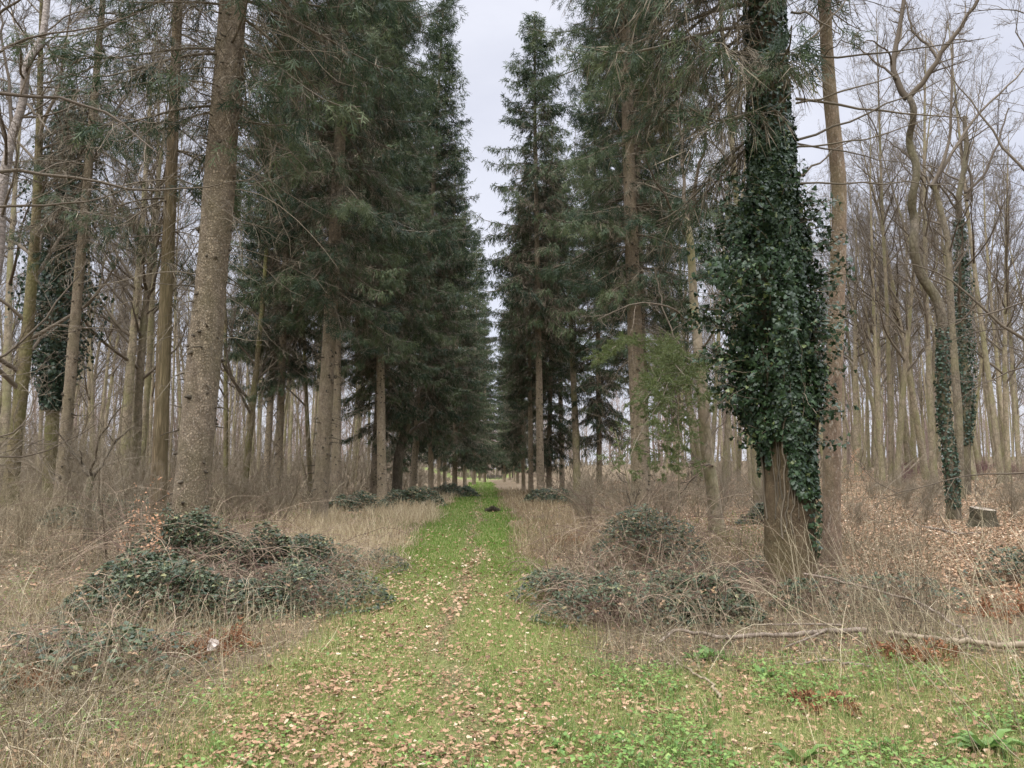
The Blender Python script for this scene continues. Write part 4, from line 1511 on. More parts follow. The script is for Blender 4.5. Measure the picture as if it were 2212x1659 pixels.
# crooked tree
o, P, R, b = shaped_tree('bare_tree', 'bare tree', 'crooked forking tree with an ivy sleeved foot near the stump',
                         [(2062, 1135), (2052, 1000), (2047, 890), (2040, 790), (2034, 700), (2029, 650)] + q4([(1000, 1780), (940, 1640), (945, 1500), (985, 1400), (925, 1310), (950, 1200), (972, 1060), (935, 900), (920, 740), (900, 640)]),
                         21.5, .165, .085,
                         [(q4([(900, 640), (830, 520), (800, 420), (830, 290), (870, 60), (900, -150)]), .095, .05, .5),
                          (q4([(905, 640), (1010, 530), (1100, 390), (1210, 220), (1350, 30), (1450, -150)]), .085, .04, -1.),
                          (q4([(1100, 390), (1040, 290), (930, 200), (910, 60), (880, -60)]), .045, .02, 1.),
                          (q4([(830, 510), (700, 400), (590, 300), (470, 260)]), .04, .012, 1.),
                          (q4([(800, 420), (780, 330), (680, 260), (560, 290)]), .03, .01, -1.),
                          (q4([(960, 1110), (1040, 1230), (1000, 1320), (1050, 1430), (1080, 1700)]), .03, .01, .8)],
                         'grey_bark', 801, 1.1)
ivy_sleeve(o, P, R, .35, 5.4, 1900, .03, .075, 802, .03)
# tree beside it that sweeps to the right with dark ivy
shaped_tree('bare_tree', 'bare tree', 'slim double stemmed bare tree rising behind the crooked one, its stems spread like a fan',
            [(2072, 1060), (2070, 900), (2055, 700), (2045, 520), (2025, 420), (2015, 400)], 31, .17, .1,
            [(q4([(1060, 1210), (1150, 1050), (1180, 900), (1190, 640), (1195, 400), (1200, 200)]), .08, .03, 1.),
             (q4([(1060, 1210), (1170, 1040), (1290, 830), (1440, 650), (1600, 520), (1700, 400)]), .08, .03, 2.),
             (q4([(1060, 1210), (1000, 1120), (900, 1000), (760, 900)]), .05, .02, 1.)], 'grey_bark', 803, 1.1, start=.5)
o, P, R, b = shaped_tree('bare_tree', 'bare tree', 'straight tree sleeved in dark ivy, bare twisted foot, right of the crooked one',
                         [(2080, 1045), (2085, 900), (2085, 700), (2080, 560), (2068, 430), (2090, 330), (2085, 250)], 34, .22, .09,
                         [(q4([(1290, 1300), (1330, 1180), (1280, 1050), (1240, 900)]), .08, .03, 1.),
                          (q4([(1280, 1250), (1400, 1150), (1500, 900), (1560, 700)]), .07, .03, 1.)], 'grey_bark', 804, 1.2, start=.45)
ivy_sleeve(o, P, R, 2.2, 12.5, 4200, .1, .1, 805, .4)
# young forked beech
shaped_tree('beech_tree', 'beech tree', 'young beech with pale forked upper stems and moss at its foot',
            [(1552, 1163), (1537, 1050), (1525, 960), (1518, 880), (1511, 780), (1503, 680), (1496, 580), (1488, 520), (1483, 470)], 19.2, .175, .075,
            [([(1484, 480), (1477, 400), (1472, 320), (1468, 250), (1450, 150)], .055, .015, 1),
             ([(1486, 480), (1500, 400), (1515, 340), (1530, 280), (1535, 200)], .055, .015, -1),
             ([(1488, 520), (1440, 430), (1400, 370), (1390, 300)], .03, .01, -2),
             ([(1511, 760), (1560, 690), (1600, 600), (1650, 560)], .03, .01, -2),
             ([(1505, 700), (1440, 660), (1370, 650), (1290, 690)], .03, .008, -2),
             ([(1512, 800), (1460, 740), (1430, 660), (1420, 600)], .03, .01, 1.5),
             ([(1545, 1010), (1510, 1000), (1480, 1003)], .03, .01, -1),
             ([(1523, 960), (1570, 900), (1600, 850)], .02, .01, 1)], 'beech_bark', 806, 1.)
# dark leaning oak
shaped_tree('oak_tree', 'oak tree', 'dark oak leaning right with a snaking limb among the left spruces',
            [(857, 1045), (861, 990), (869, 955), (880, 920), (884, 890), (886, 820)], 47, .33, .16,
            [([(872, 945), (890, 930), (910, 915), (925, 905), (940, 880)], .12, .03, 1),
             ([(884, 890), (895, 860), (915, 830)], .12, .04, 1), ([(886, 820), (880, 780), (895, 740)], .1, .04, 0)], 'dark_bark', 807, .7)
# pale leaning birch at the left edge
shaped_tree('birch_tree', 'birch tree', 'pale leaning birch cut by the left edge high up',
            [(-85, 1040), (-40, 760), (-5, 540), (8, 420), (24, 300), (50, 220), (72, 150), (92, 80), (100, 0), (110, -100)], 20, .17, .07,
            [([(24, 310), (20, 260), (22, 210), (10, 120), (0, 0)], .06, .02, 1), ([(60, 225), (90, 260), (110, 290)], .04, .015, -1),
             ([(90, 80), (130, 150), (150, 170)], .03, .01, 1)], 'birch_bark', 808, 1., start=.45)
# ivy column
o, P, R, b = shaped_tree('bare_tree', 'bare tree', 'tree trunk wrapped in a broad dark ivy column at far left',
                         [(108, 1040), (112, 860), (122, 700), (135, 500), (150, 330), (165, 200)], 29, .25, .1, [], 'moss_bark', 809, 1., start=.55)
ivy_sleeve(o, P, R, 3.6, 15.5, 15000, .45, .13, 810, 1.3)
# hazel outside the left edge that reaches into the view
shaped_tree('bare_tree', 'bare tree', 'long bare limbs reaching in from beyond the left edge, across the spruces',
            [(-260, 1400), (-250, 1000), (-230, 700), (-200, 400), (-180, 100)], 10.5, .16, .07,
            [([(-215, 420), (0, 353), (80, 370), (173, 393), (317, 405), (400, 408), (553, 387)], .035, .006, 1.5),
             ([(-215, 500), (0, 443), (100, 443), (207, 437), (277, 407), (330, 380)], .028, .006, 1.),
             ([(-205, 380), (-60, 190), (30, 205), (130, 205), (220, 235), (300, 290), (340, 330)], .04, .008, -1.),
             ([(-240, 900), (-60, 800), (60, 740), (130, 640), (190, 560)], .03, .006, 1),
             ([(-250, 1050), (0, 980), (77, 987), (153, 957), (207, 917)], .02, .005, 0),
             ([(-240, 860), (0, 950), (50, 940), (72, 870), (65, 800)], .02, .006, .5),
             ([(-190, 300), (0, 100), (120, 60), (240, 60), (330, 20)], .03, .006, 1),
             ([(-190, 250), (0, 20), (100, -40), (200, -80)], .03, .006, -1)], 'beech_bark', 811, .9)
# beech outside the right edge that reaches in
shaped_tree('bare_tree', 'bare tree', 'long bare limbs sweeping in from beyond the right edge',
            [(2500, 1300), (2480, 900), (2460, 500), (2440, 100)], 13.5, .2, .08,
            [([(2475, 900), (2330, 820), (2212, 737), (2126, 666), (2049, 603), (1990, 560), (1930, 570)], .05, .008, 1),
             ([(2470, 560), (2330, 460), (2212, 370), (2159, 330), (2122, 247), (2066, 180), (2020, 120)], .04, .008, 2),
             ([(2475, 850), (2300, 760), (2212, 790), (2120, 830), (2060, 870)], .03, .006, 1),
             ([(2460, 420), (2330, 250), (2212, 120), (2190, 70), (2200, 20)], .035, .006, 1),
             ([(2470, 700), (2300, 640), (2212, 650), (2110, 690), (2040, 700)], .03, .006, -1),
             ([(2475, 950), (2330, 1000), (2212, 1030), (2100, 1025), (2020, 1040), (1900, 1080)], .022, .005, -1),
             ([(2450, 330), (2330, 100), (2212, 20), (2150, 15), (2060, 30)], .03, .006, 1)], 'beech_bark', 812, .9)

# ------------------------------------------------------------------ shrubs


def shrub_mesh(seed, H, stems, spread, mat, fine=1.):
    r = np.random.default_rng(seed)
    K = 7
    az = r.uniform(0, 2 * PI, stems)
    ti = np.abs(r.normal(0, spread, stems))
    D = np.stack([np.sin(ti) * np.cos(az), np.sin(ti) * np.sin(az), np.cos(ti)], 1)
    L = H * r.uniform(.55, 1.15, stems)
    P = np.zeros((stems, K, 3))
    P[:, 0] = np.stack([r.normal(0, .12, stems), r.normal(0, .12, stems), np.full(stems, -.05)], 1)
    for j in range(1, K):
        P[:, j] = P[:, j - 1] + D * (L / (K - 1))[:, None]
        D = nrm(D + r.normal(size=D.shape) * .13 + np.array([0, 0, .02]))
    R = r.uniform(.008, .018, stems)[:, None] * np.linspace(1, .3, K)[None] * (H / 2.5)
    a = Acc()
    tubes(a, P, R, 4, a=np.clip(r.normal(.5, .2, stems), 0, 1))
    twig_levels(a, r, P, R, [dict(m=7, tmin=.2, ratio=.45, ang=.75, k=5, up=.03, wob=.18, rr=.55, rmin=.0045),
                             dict(m=6, tmin=.15, ratio=.45, ang=.75, k=4, up=.02, wob=.2, rr=.6, rmin=.0032),
                             dict(m=3, tmin=.1, ratio=.5, ang=.7, k=3, up=.0, wob=.2, rr=.7, rmin=.0028)], sides=(3, 3, 3))
    return a.mesh('bare_shrub', M[mat])


SH = [shrub_mesh(900 + i, h, s, sp, 'twig') for i, (h, s, sp) in enumerate([(2.6, 14, .45), (3.4, 11, .4), (1.8, 18, .6), (2.2, 16, .8)])]
SHP = shrub_mesh(910, 1.6, 20, .8, 'purple')
SHS = shrub_mesh(911, 2.4, 16, .55, 'stalk')
rng = np.random.default_rng(920)


def shrub(me, p, label, group, sc, rz):
    o = single('bare_shrub', me, label, 'shrub', p, group)
    o.scale = (sc, sc, sc)
    o.rotation_euler = (0, 0, rz)
    return o


for i in range(28):
    d = rng.uniform(13, 36)
    dx = rng.uniform(-60, 330) if i % 4 else rng.uniform(440, 680)
    if i % 4 == 0:
        d = max(d, 24)
    shrub((SH + [SHS])[rng.integers(0, 5)], base(dx, d), 'leafless twiggy shrub in the brushwood on the left of the massive spruce' if i % 4 else
          'leafless twiggy shrub in the brushwood between the massive spruce and the knotty spruce',
          'bare shrubs left of the massive spruce' if i % 4 else 'bare shrubs between the left spruces', rng.uniform(.45, 1.15), rng.uniform(0, 6.28))
for i in range(18):
    d = rng.uniform(15, 36)
    dx = rng.uniform(1230, 1680)
    d = max(d, 20.5 + .01 * (dx - 1400)) if dx > 1420 else d
    shrub((SH + [SHS])[rng.integers(0, 5)], base(dx, d), 'leafless twiggy shrub in the brushwood around the green boughed spruce', 'bare shrubs left of the ivy tree',
          rng.uniform(.4, .95), rng.uniform(0, 6.28))
for i in range(16):
    d = rng.uniform(14, 42)
    dx = rng.uniform(1830, 2260)
    shrub(SH[rng.integers(2, 4)], base(dx, max(d, 20)), 'low leafless shrub on the leafy floor of the right hand wood', 'bare shrubs in the right wood', rng.uniform(.3, .7), rng.uniform(0, 6.28))
for i in range(14):
    d = rng.uniform(44, 62)
    dx = rng.uniform(1930, 2240)
    shrub(SHP, base(dx, d), 'low dark red twiggy shrub at the feet of the right hand beeches', 'dark red shrubs under the beeches', rng.uniform(.5, .9), rng.uniform(0, 6.28))
# two small shaped ones
shaped_tree('hawthorn_shrub', 'shrub', 'small black forked hawthorn with a V trunk, left of the fibrous conifer',
            [(196, 1085), (197, 1050), (199, 1030)], 16.5, .08, .06,
            [([(199, 1032), (175, 1005), (150, 965), (120, 930)], .05, .012, 0), ([(199, 1032), (225, 1000), (240, 960), (290, 920)], .05, .012, .5),
             ([(199, 1032), (215, 940), (260, 880)], .03, .01, -1.)], 'dark_bark', 930, .8, twm='dead_wood')

# tall thin saplings
for k, (dx, d, tx, ty, lab) in enumerate([(1468, 16, 1462, 850, 'thin straight sapling in brambles left of the young forked beech'),
                                          (1395, 15, 1330, 930, 'thin sapling slanting left out of the bramble heap right of the ride'),
                                          (1640, 13, 1700, 1000, 'thin curved sapling at the left of the ivy tree foot')]):
    b_ = base(dx, d)
    g_ = W(dx, 1015, d)
    shaped_tree('sapling', 'sapling', lab, [(dx, 1200), ((dx + tx) / 2 + 3, (1200 + ty) / 2), (tx, ty)], d, .022, .008, [], 'twig' if False else 'beech_bark', 940 + k, .5, start=.35)


# ------------------------------------------------------------------ brambles
def bramble(label, p, rx, ry, h, nl, seed, canes=40, leaf=.05, group='bramble clumps'):
    r = np.random.default_rng(seed)
    o = thing('bramble_bush', label, 'bramble', p, group=group)
    ca = Acc()
    K = 9
    n = int(canes * 1.5)
    a0 = r.uniform(0, 2 * PI, n)
    u = np.sqrt(r.random(n)) * .8
    st = np.stack([np.cos(a0) * u * rx, np.sin(a0) * u * ry, np.full(n, -.03)], 1)
    az = r.uniform(0, 2 * PI, n)
    D = nrm(np.stack([np.cos(az) * .5, np.sin(az) * .5, np.ones(n)], 1))
    L = h * r.uniform(1.1, 2.3, n)
    P = np.zeros((n, K, 3))
    P[:, 0] = st
    for j in range(1, K):
        P[:, j] = P[:, j - 1] + D * (L / (K - 1))[:, None]
        D = nrm(D + np.array([0, 0, -.28]) + r.normal(size=D.shape) * .12)
    R = np.full((n, K), .0042) * np.linspace(1, .5, K)
    tubes(ca, P, R, 4, a=r.uniform(0, 1, n))
    P2, R2 = grow(r, P, R, 4, .2, .4, .7, 5, up=-.08, wob=.15, rr=.7, rmin=.002)
    tubes(ca, P2, R2, 3, a=r.uniform(0, 1, len(P2)))
    part('canes', ca.mesh('canes', M['cane']), o)
    # leaves in threes over a lumpy mound
    nl = int(nl * 2.0)
    m = nl // 3
    a1 = r.uniform(0, 2 * PI, m)
    u = r.random(m) ** .6 * 1.15
    x = np.cos(a1) * u * rx
    y = np.sin(a1) * u * ry
    lump = vnoise(x + 50 + p[0], y + 50 + p[1], .5, seed)
    top = h * np.sqrt(np.clip(1 - u ** 2 * .9, 0, 1)) * (.35 + .75 * lump) + .07
    z = top * (1 - np.abs(r.normal(0, .3, m)))
    z = np.maximum(z, .03)
    keep = r.random(m) < smooth((vnoise(x + 20 + p[0], y + 20 + p[1], .38, seed + 1) - .18) / .35) + .1
    c = np.stack([x, y, z], 1)[keep]
    m = len(c)
    tone = np.clip(r.normal(.42, .22, m) + .5 * (r.random(m) < .09), 0, 1)
    la = Acc()
    az = r.uniform(0, 2 * PI, m)
    for da in (-1.1, 0, 1.1):
        Y = np.stack([np.cos(az + da), np.sin(az + da), r.normal(-.15, .35, m)], 1)
        X, Y, Z = axes(Y, r, nrm(np.stack([r.normal(0, .4, m), r.normal(-.25, .4, m), np.ones(m)], 1)))
        sz = leaf * r.uniform(.45, 1.2, m)
        scatter(la, LEAF_V, None, LEAF_T, c, X, Y, Z, sz * .75, sz, a=tone)
    part('leaves', la.mesh('leaves', M['bramble']), o)
    return o


bramble('tall dark bramble mound in front of the massive spruce', base(425, 11.6), 1.0, .9, 1.2, 9000, 1001, 60, .055)
bramble('dark bramble spreading right of the tall mound towards the pale grass', base(590, 11.2), 1.1, .9, .85, 8000, 1002, 60, .055)
bramble('broad bramble thicket in front of the tall mound, mixed with dry canes', base(420, 9.0), 1.3, .9, .7, 8500, 1003, 90, .055)
bramble('low greyish bramble patch between the thicket and the grassy ride', base(690, 9.4), .8, .9, .5, 3200, 1004, 60, .045)
bramble('thin bramble in the bottom left corner among straw', base(190, 6.2), .9, .7, .4, 1000, 1005, 60, .055)
bramble('low bramble right of the ride, nearest to it', base(1245, 9.8), .75, .8, .55, 2600, 1007, 70, .05)
bramble('upright bramble heap around thin stems right of the ride', base(1400, 12.0), .9, .9, 1.2, 4200, 1008, 90, .05)
bramble('bramble tangle between the ride bramble and the ivy tree', base(1400, 9.0), .9, .7, .5, 2600, 1009, 70, .045)
bramble('bramble with large leaves left of the ivy tree foot', base(1515, 8.6), .55, .5, .5, 2600, 1010, 40, .06)
bramble('small bramble growing against the ivy tree foot', base(1725, 9.1), .3, .3, .5, 420, 1011, 22, .07)
bramble('small bramble on leafy ground beside the right edge', base(2180, 10.5), .6, .5, .4, 1000, 1012, 30, .05)
bramble('sparse bramble low at the left end of the pale grass', base(760, 12.5), .8, 1.2, .45, 2200, 1022, 50, .045)
bramble('dark bramble runners right behind the grassy foreground, between the two right mounds', base(1330, 8.3), .8, .5, .4, 1300, 1023, 80, .045)
bramble('sparse dark bramble between the upright heap and the ivy tree', base(1570, 10.6), 1.1, .8, .5, 2200, 1024, 70, .05)
bramble('low bramble runners right of the ivy tree foot on leaves', base(1880, 9.6), 1.0, .8, .35, 900, 1025, 50, .05)
bramble('far dark bramble mound beside the knot dotted spruce', base(893, 36), 1.4, 1.3, .95, 6000, 1013, 30, .09)
bramble('far bramble patch close left of the ride below the shaded spruces', base(975, 52), 1.7, 1.5, 1.0, 5000, 1014, 30, .11)
bramble('bramble patch between the stout knotty spruce and the knot dotted one', base(765, 32), 1.4, 1.2, .8, 5000, 1015, 30, .085)
bramble('bramble patch low behind the hawthorn at left', base(245, 21), 1.8, 1.4, .8, 6000, 1016, 40, .07)
bramble('dark bramble clump right behind the young beech foot', base(1650, 22), .7, .7, .6, 2500, 1017, 30, .07)
bramble('pale green bramble at the foot of the tallest spruce', base(1195, 40), 1.5, 1.2, .8, 4500, 1018, 30, .09)


# ------------------------------------------------------------------ dock plants, bracken, copper sapling
def dock(p, label, n, L, seed):
    r = np.random.default_rng(seed)
    V, Q = [], []
    K = 7
    for j in range(K):
        t = j / (K - 1)
        w = .5 * math.sin(PI * min(1, .12 + t * .9)) ** .8
        z = .55 * t - .75 * t * t
        for sx in (-1, 0, 1):
            V.append((sx * w * (1 + .1 * math.sin(9 * t)), t, z + abs(sx) * .05 * (1 + math.sin(11 * t))))
    for j in range(K - 1):
        for c in range(2):
            b = j * 3 + c
            Q.append((b, b + 1, b + 4, b + 3))
    a = Acc()
    az = r.uniform(0, 2 * PI, n)
    Y = np.stack([np.cos(az), np.sin(az), r.uniform(.1, 1.1, n)], 1)
    X, Y, Z = axes(Y, r, np.tile([[0, 0, 1.]], (n, 1)))
    ln = L * r.uniform(.55, 1.15, n)
    pv = np.stack([np.cos(az) * .02, np.sin(az) * .02, np.zeros(n)], 1)
    scatter(a, V, Q, None, pv, X, Y, Z, ln * .3, ln, a=r.uniform(0, 1, n))
    single('dock_plant', a.mesh('dock_plant', M['dock'], True), label, 'plant', p, 'fresh green plants')


dock(Gd(2130, 1625), 'big fresh green dock rosette in the bottom right corner', 16, .2, 1)
dock(Gd(1535, 1425), 'bright green foxglove clump below the brambles', 26, .16, 2)
dock(Gd(1505, 1432), 'smaller bright green clump close left of the foxglove clump', 12, .13, 3)
dock(Gd(1728, 1652), 'single leafy dock cut by the bottom edge', 6, .16, 4)
dock(Gd(1375, 1350), 'small upright green plant at the edge of the right brambles', 5, .2, 5)
dock(Gd(1210, 1620), 'small light green plant among fallen leaves near the bottom', 9, .09, 6)
dock(Gd(1655, 1470), 'small upright green plant below the fallen branch', 6, .17, 7)


def bracken(p, label, n, L, seed):
    r = np.random.default_rng(seed)
    a = Acc()
    K = 7
    az = r.uniform(0, 2 * PI, n)
    D = nrm(np.stack([np.cos(az), np.sin(az), r.uniform(.1, .9, n)], 1))
    P = np.zeros((n, K, 3))
    P[:, 0] = np.stack([r.normal(0, .05, n), r.normal(0, .05, n), np.zeros(n)], 1)
    ln = L * r.uniform(.5, 1.2, n)
    for j in range(1, K):
        P[:, j] = P[:, j - 1] + D * (ln / (K - 1))[:, None]
        D = nrm(D + np.array([0, 0, -.25]) + r.normal(size=D.shape) * .1)
    P[:, :, 2] = np.maximum(P[:, :, 2], .02)
    R = np.full((n, K), .003)
    tubes(a, P, R, 3, a=r.uniform(0, 1, n))
    Q, RQ = grow(r, P, R, 12, .2, .3, 1., 4, up=-.1, wob=.1, rr=.6, rmin=.002)
    pv = Q[:, 1:].reshape(-1, 3)
    T = nrm(np.gradient(Q, axis=1)[:, 1:]).reshape(-1, 3)
    for _ in range(3):
        X, Y, Z = axes(nrm(T + r.normal(size=T.shape) * .7), r)
        scatter(a, LEAF_V, None, LEAF_T, pv, X, Y, Z, .018, r.uniform(.03, .06, len(pv)), a=r.uniform(0, 1, len(pv)))
    single('bracken', a.mesh('bracken', M['bracken']), label, 'bracken', p, 'dead bracken clumps')


bracken(Gd(440, 1415), 'dark rusty bracken heap under the canes left of the ride', 16, .45, 11)
bracken(Gd(60, 1490), 'rusty bracken clump in the straw near the bottom left', 16, .4, 12)
bracken(Gd(2190, 1330), 'rusty bracken clump at the right edge above the fallen branch', 18, .6, 13)
bracken(Gd(1960, 1415), 'orange brown snapped bracken lying by the fallen branch', 14, .45, 14)
bracken(Gd(1770, 1530), 'small rusty bracken clump in the grass below the fallen branch', 5, .2, 15)
bracken(Gd(1225, 1180), 'reddish bracken patch in the dry grass right of the ride', 26, .5, 16)


def copper(p, label, seed, h, n):
    r = np.random.default_rng(seed)
    o = thing('beech_sapling', label, 'sapling', p, group='copper leaved saplings')
    a = Acc()
    P = np.array([[0, 0, -.05], [.02, 0, h * .4], [-.05, .03, h * .75], [.03, 0, h]])
    P = resample(P, 8)
    R = np.linspace(.008, .003, 8)
    tubes(a, *one(P, R), 4, a=.5)
    Q, RQ = grow(r, *one(P, R), 12, .4, .3, 1., 5, up=.02, wob=.12, rr=.6, rmin=.002)
    tubes(a, Q, RQ, 3, a=.5)
    part('stem', a.mesh('stem', M['twig']), o)
    pv = Q[:, 2:].reshape(-1, 3)
    pv = np.repeat(pv, n, 0) + r.normal(size=(len(pv) * n, 3)) * .05
    k = len(pv)
    X, Y, Z = axes(nrm(r.normal(size=(k, 3)) + np.array([0, 0, -.5])), r)
    la = Acc()
    sz = r.uniform(.03, .06, k)
    scatter(la, LEAF_V, None, LEAF_T, pv, X, Y, Z, sz * .6, sz, a=r.uniform(0, 1, k))
    part('leaves', la.mesh('leaves', M['copper']), o)


copper(base(335, 10.4), 'beech sapling with copper leaves at the left of the bramble mound', 21, .95, 3)
copper(base(296, 11), 'smaller copper leaved sapling further left of the bramble mound', 22, 1.05, 2)
copper(base(326, 12.5), 'taller sapling with few copper leaves close to the fibrous conifer', 23, 1.45, 1)
copper(base(1850, 33), 'copper leaved beech sapling behind the ivy tree in the right wood', 24, 2.0, 6)


M['pale_leaf'] = leaf_mat('bleached_leaf', [(0, (.5, .42, .35)), (1, (.75, .66, .58))], .25, .8, .1)


def dried_leaf(p, label, L, seed):
    r = np.random.default_rng(seed)
    V, Q = oak_template(seed)
    a = Acc()
    X, Y, Z = axes(np.array([[.2, .1, -1.]]), r, np.array([[.2, -1., .1]]))
    scatter(a, V, Q, None, np.zeros((1, 3)), X, Y, Z, L * 1.3, L, a=.5)
    X, Y, Z = axes(np.array([[.8, .1, -.6]]), r, np.array([[.0, -1., .4]]))
    scatter(a, V, Q, None, np.array([[.0, -.004, .0]]), X, Y, Z, L, L * .8, a=.7)
    single('dried_leaf', a.mesh('dried_leaf', M['pale_leaf']), label, 'leaf', p, 'bleached leaves caught in stalks')


dried_leaf(W(455, 1380, 6.6), 'bleached dry leaf caught in canes below the bramble thicket', .1, 51)
dried_leaf(W(172, 1393, 6.4), 'bleached dry leaf caught in straw at the left below the brambles', .1, 52)

# ------------------------------------------------------------------ fallen branches, stump, mound, gate
def branch(name, label, pts, r0, r1, mat, seed, subs=()):
    r = np.random.default_rng(seed)
    w = np.array(pts)
    b = w[0].copy()
    o_a = Acc()
    P = resample(w - b, 26)
    P[1:-1] += r.normal(size=(24, 3)) * np.array([.012, .02, .008])
    R = np.linspace(r0, r1, 26) * (1 + r.normal(size=26) * .06)
    tubes(o_a, P, R, 9, a=.5, cap=True)
    for s in subs:
        q = np.array(s) - b
        Ps = resample(q, 14)
        tubes(o_a, Ps, np.linspace(r0 * .45, r1 * .5, 14), 6)
    Q, RQ = grow(r, *one(P, R), 7, .3, .12, .8, 5, up=.03, wob=.15, rr=.4, rmin=.004)
    tubes(o_a, Q, RQ, 4)
    single(name, o_a.mesh(name, M[mat], True), label, 'branch', b, 'fallen branches')


def gp(dx, dy, lift=.05):
    p = Gd(dx, dy)
    p[2] += lift
    return p


zr = lambda x, y: (1659 + x / 3., 1106 + y / 3.)
zc = lambda x, y: (1106 + x / 3., 1106 + y / 3.)
branch('fallen_branch', 'pale stripped fallen branch lying at the right edge', [gp(*zr(x, y), .07) for x, y in [(1900, 945), (1659, 930), (1400, 912), (1250, 892), (1000, 866), (770, 846)]], .03, .022, 'pale_wood', 31)
branch('fallen_branch', 'brown forked fallen branch lying left of the pale stripped one', [gp(*zr(x, y), .09) for x, y in [(650, 838), (480, 822), (160, 868)]] + [gp(*zc(x, y), .1) for x, y in [(1659, 872), (1350, 902), (1180, 852), (1050, 842), (960, 925)]], .028, .012, 'grey_wood', 32,
       [[gp(*zr(x, y), .12) for x, y in [(480, 822), (300, 818), (120, 815), (-60, 825)]], [gp(*zr(x, y), .1) for x, y in [(400, 838), (250, 905), (110, 965)]]])
branch('fallen_branch', 'thin bent branch slanting down from the ivy tree foot', [W(*zr(230, 400), 9.4), W(*zr(650, 490), 9.0), W(*zr(850, 545), 8.6), W(*zr(1070, 630), 8.2), W(*zr(1280, 780), 7.5), W(*zr(1370, 880), 7.1)], .014, .012, 'grey_wood', 33)
branch('fallen_branch', 'pale bent stick lying in the weeds below the foxglove', [gp(*zc(x, y), .03) for x, y in [(1350, 1240), (1300, 1160), (1200, 1085), (1080, 1010), (940, 990)]], .012, .006, 'pale_wood', 34)
branch('fallen_branch', 'dark stick lying in grass below the brown fallen branch', [gp(*zr(x, y), .05) for x, y in [(660, 1050), (450, 1022), (250, 1020), (80, 1030)]], .011, .007, 'grey_wood', 35)
branch('fallen_branch', 'long fallen branch in the leaves in front of the stump', [gp(*zr(x, y), .04) for x, y in [(1000, 110), (1130, 130), (1250, 160), (1380, 150)]], .04, .02, 'grey_wood', 37)


def stump():
    p = Gd(2126, 1140)
    o = thing('tree_stump', 'sawn tree stump with a pale top standing on the leafy floor', 'stump', p)
    d = p[1]
    R0 = 24 / FD * d
    h = 40 / FD * d
    r = np.random.default_rng(41)
    n, k = 28, 10
    an = np.arange(n) * 2 * PI / n
    V = []
    tilt = np.array([-.22, -.22])
    for j in range(k):
        t = j / (k - 1)
        rr = R0 * (1 + .55 * (1 - t) ** 3 * (1 + .5 * np.cos(4 * an + 1)) + .05 * np.cos(7 * an) + r.normal(size=n) * .015)
        z = -.08 + (h + .08) * t + t * (np.cos(an) * tilt[0] * .4 + np.sin(an) * tilt[1] * -.6) * R0
        V.append(np.stack([np.cos(an) * rr, np.sin(an) * rr, z], 1))
    V = np.array(V)
    idx = np.arange(n * k).reshape(k, n)
    A, B = idx[:-1], idx[1:]
    q = np.stack([A, np.roll(A, -1, 1), np.roll(B, -1, 1), B], -1).reshape(-1, 4)
    a = Acc()
    a.add(V, q)
    part('bark', a.mesh('bark', M['dark_bark'], True), o)
    c = Acc()
    top = V[-1] * np.array([.985, .985, 1]) + np.array([0, 0, .004])
    ctr = top.mean(0)
    c.add(np.vstack([top, ctr[None]]), None, [(i, (i + 1) % n, n) for i in range(n)])
    part('cut_face', c.mesh('cut_face', M['stump_top']), o)


stump()


def mound():
    p = Gd(1064, 1106)
    r = np.random.default_rng(43)
    n = 2600
    a = Acc()
    az = r.uniform(0, 2 * PI, n)
    u = np.sqrt(r.random(n))
    x, y = np.cos(az) * u * .24, np.sin(az) * u * .24
    z = .02 + .14 * (.4 + vnoise(x * 6 + 9, y * 6 + 9, .9, 44)) * np.sqrt(1 - u ** 2)
    Y = nrm(np.stack([x + r.normal(0, .3, n), y + r.normal(0, .3, n), r.uniform(.1, .8, n)], 1))
    X, Y, Z = axes(Y, r)
    scatter(a, BLADE_V, BLADE_Q, BLADE_T, np.stack([x, y, z * .8 - .02], 1), X, Y, Z, .02, r.uniform(.05, .16, n), a=np.clip(r.normal(.25, .25, n), 0, .9))
    single('sedge_tussock', a.mesh('sedge_tussock', M['dead_wood']), 'low dark tussock at the right edge of the green ride', 'tussock', p)


mound()


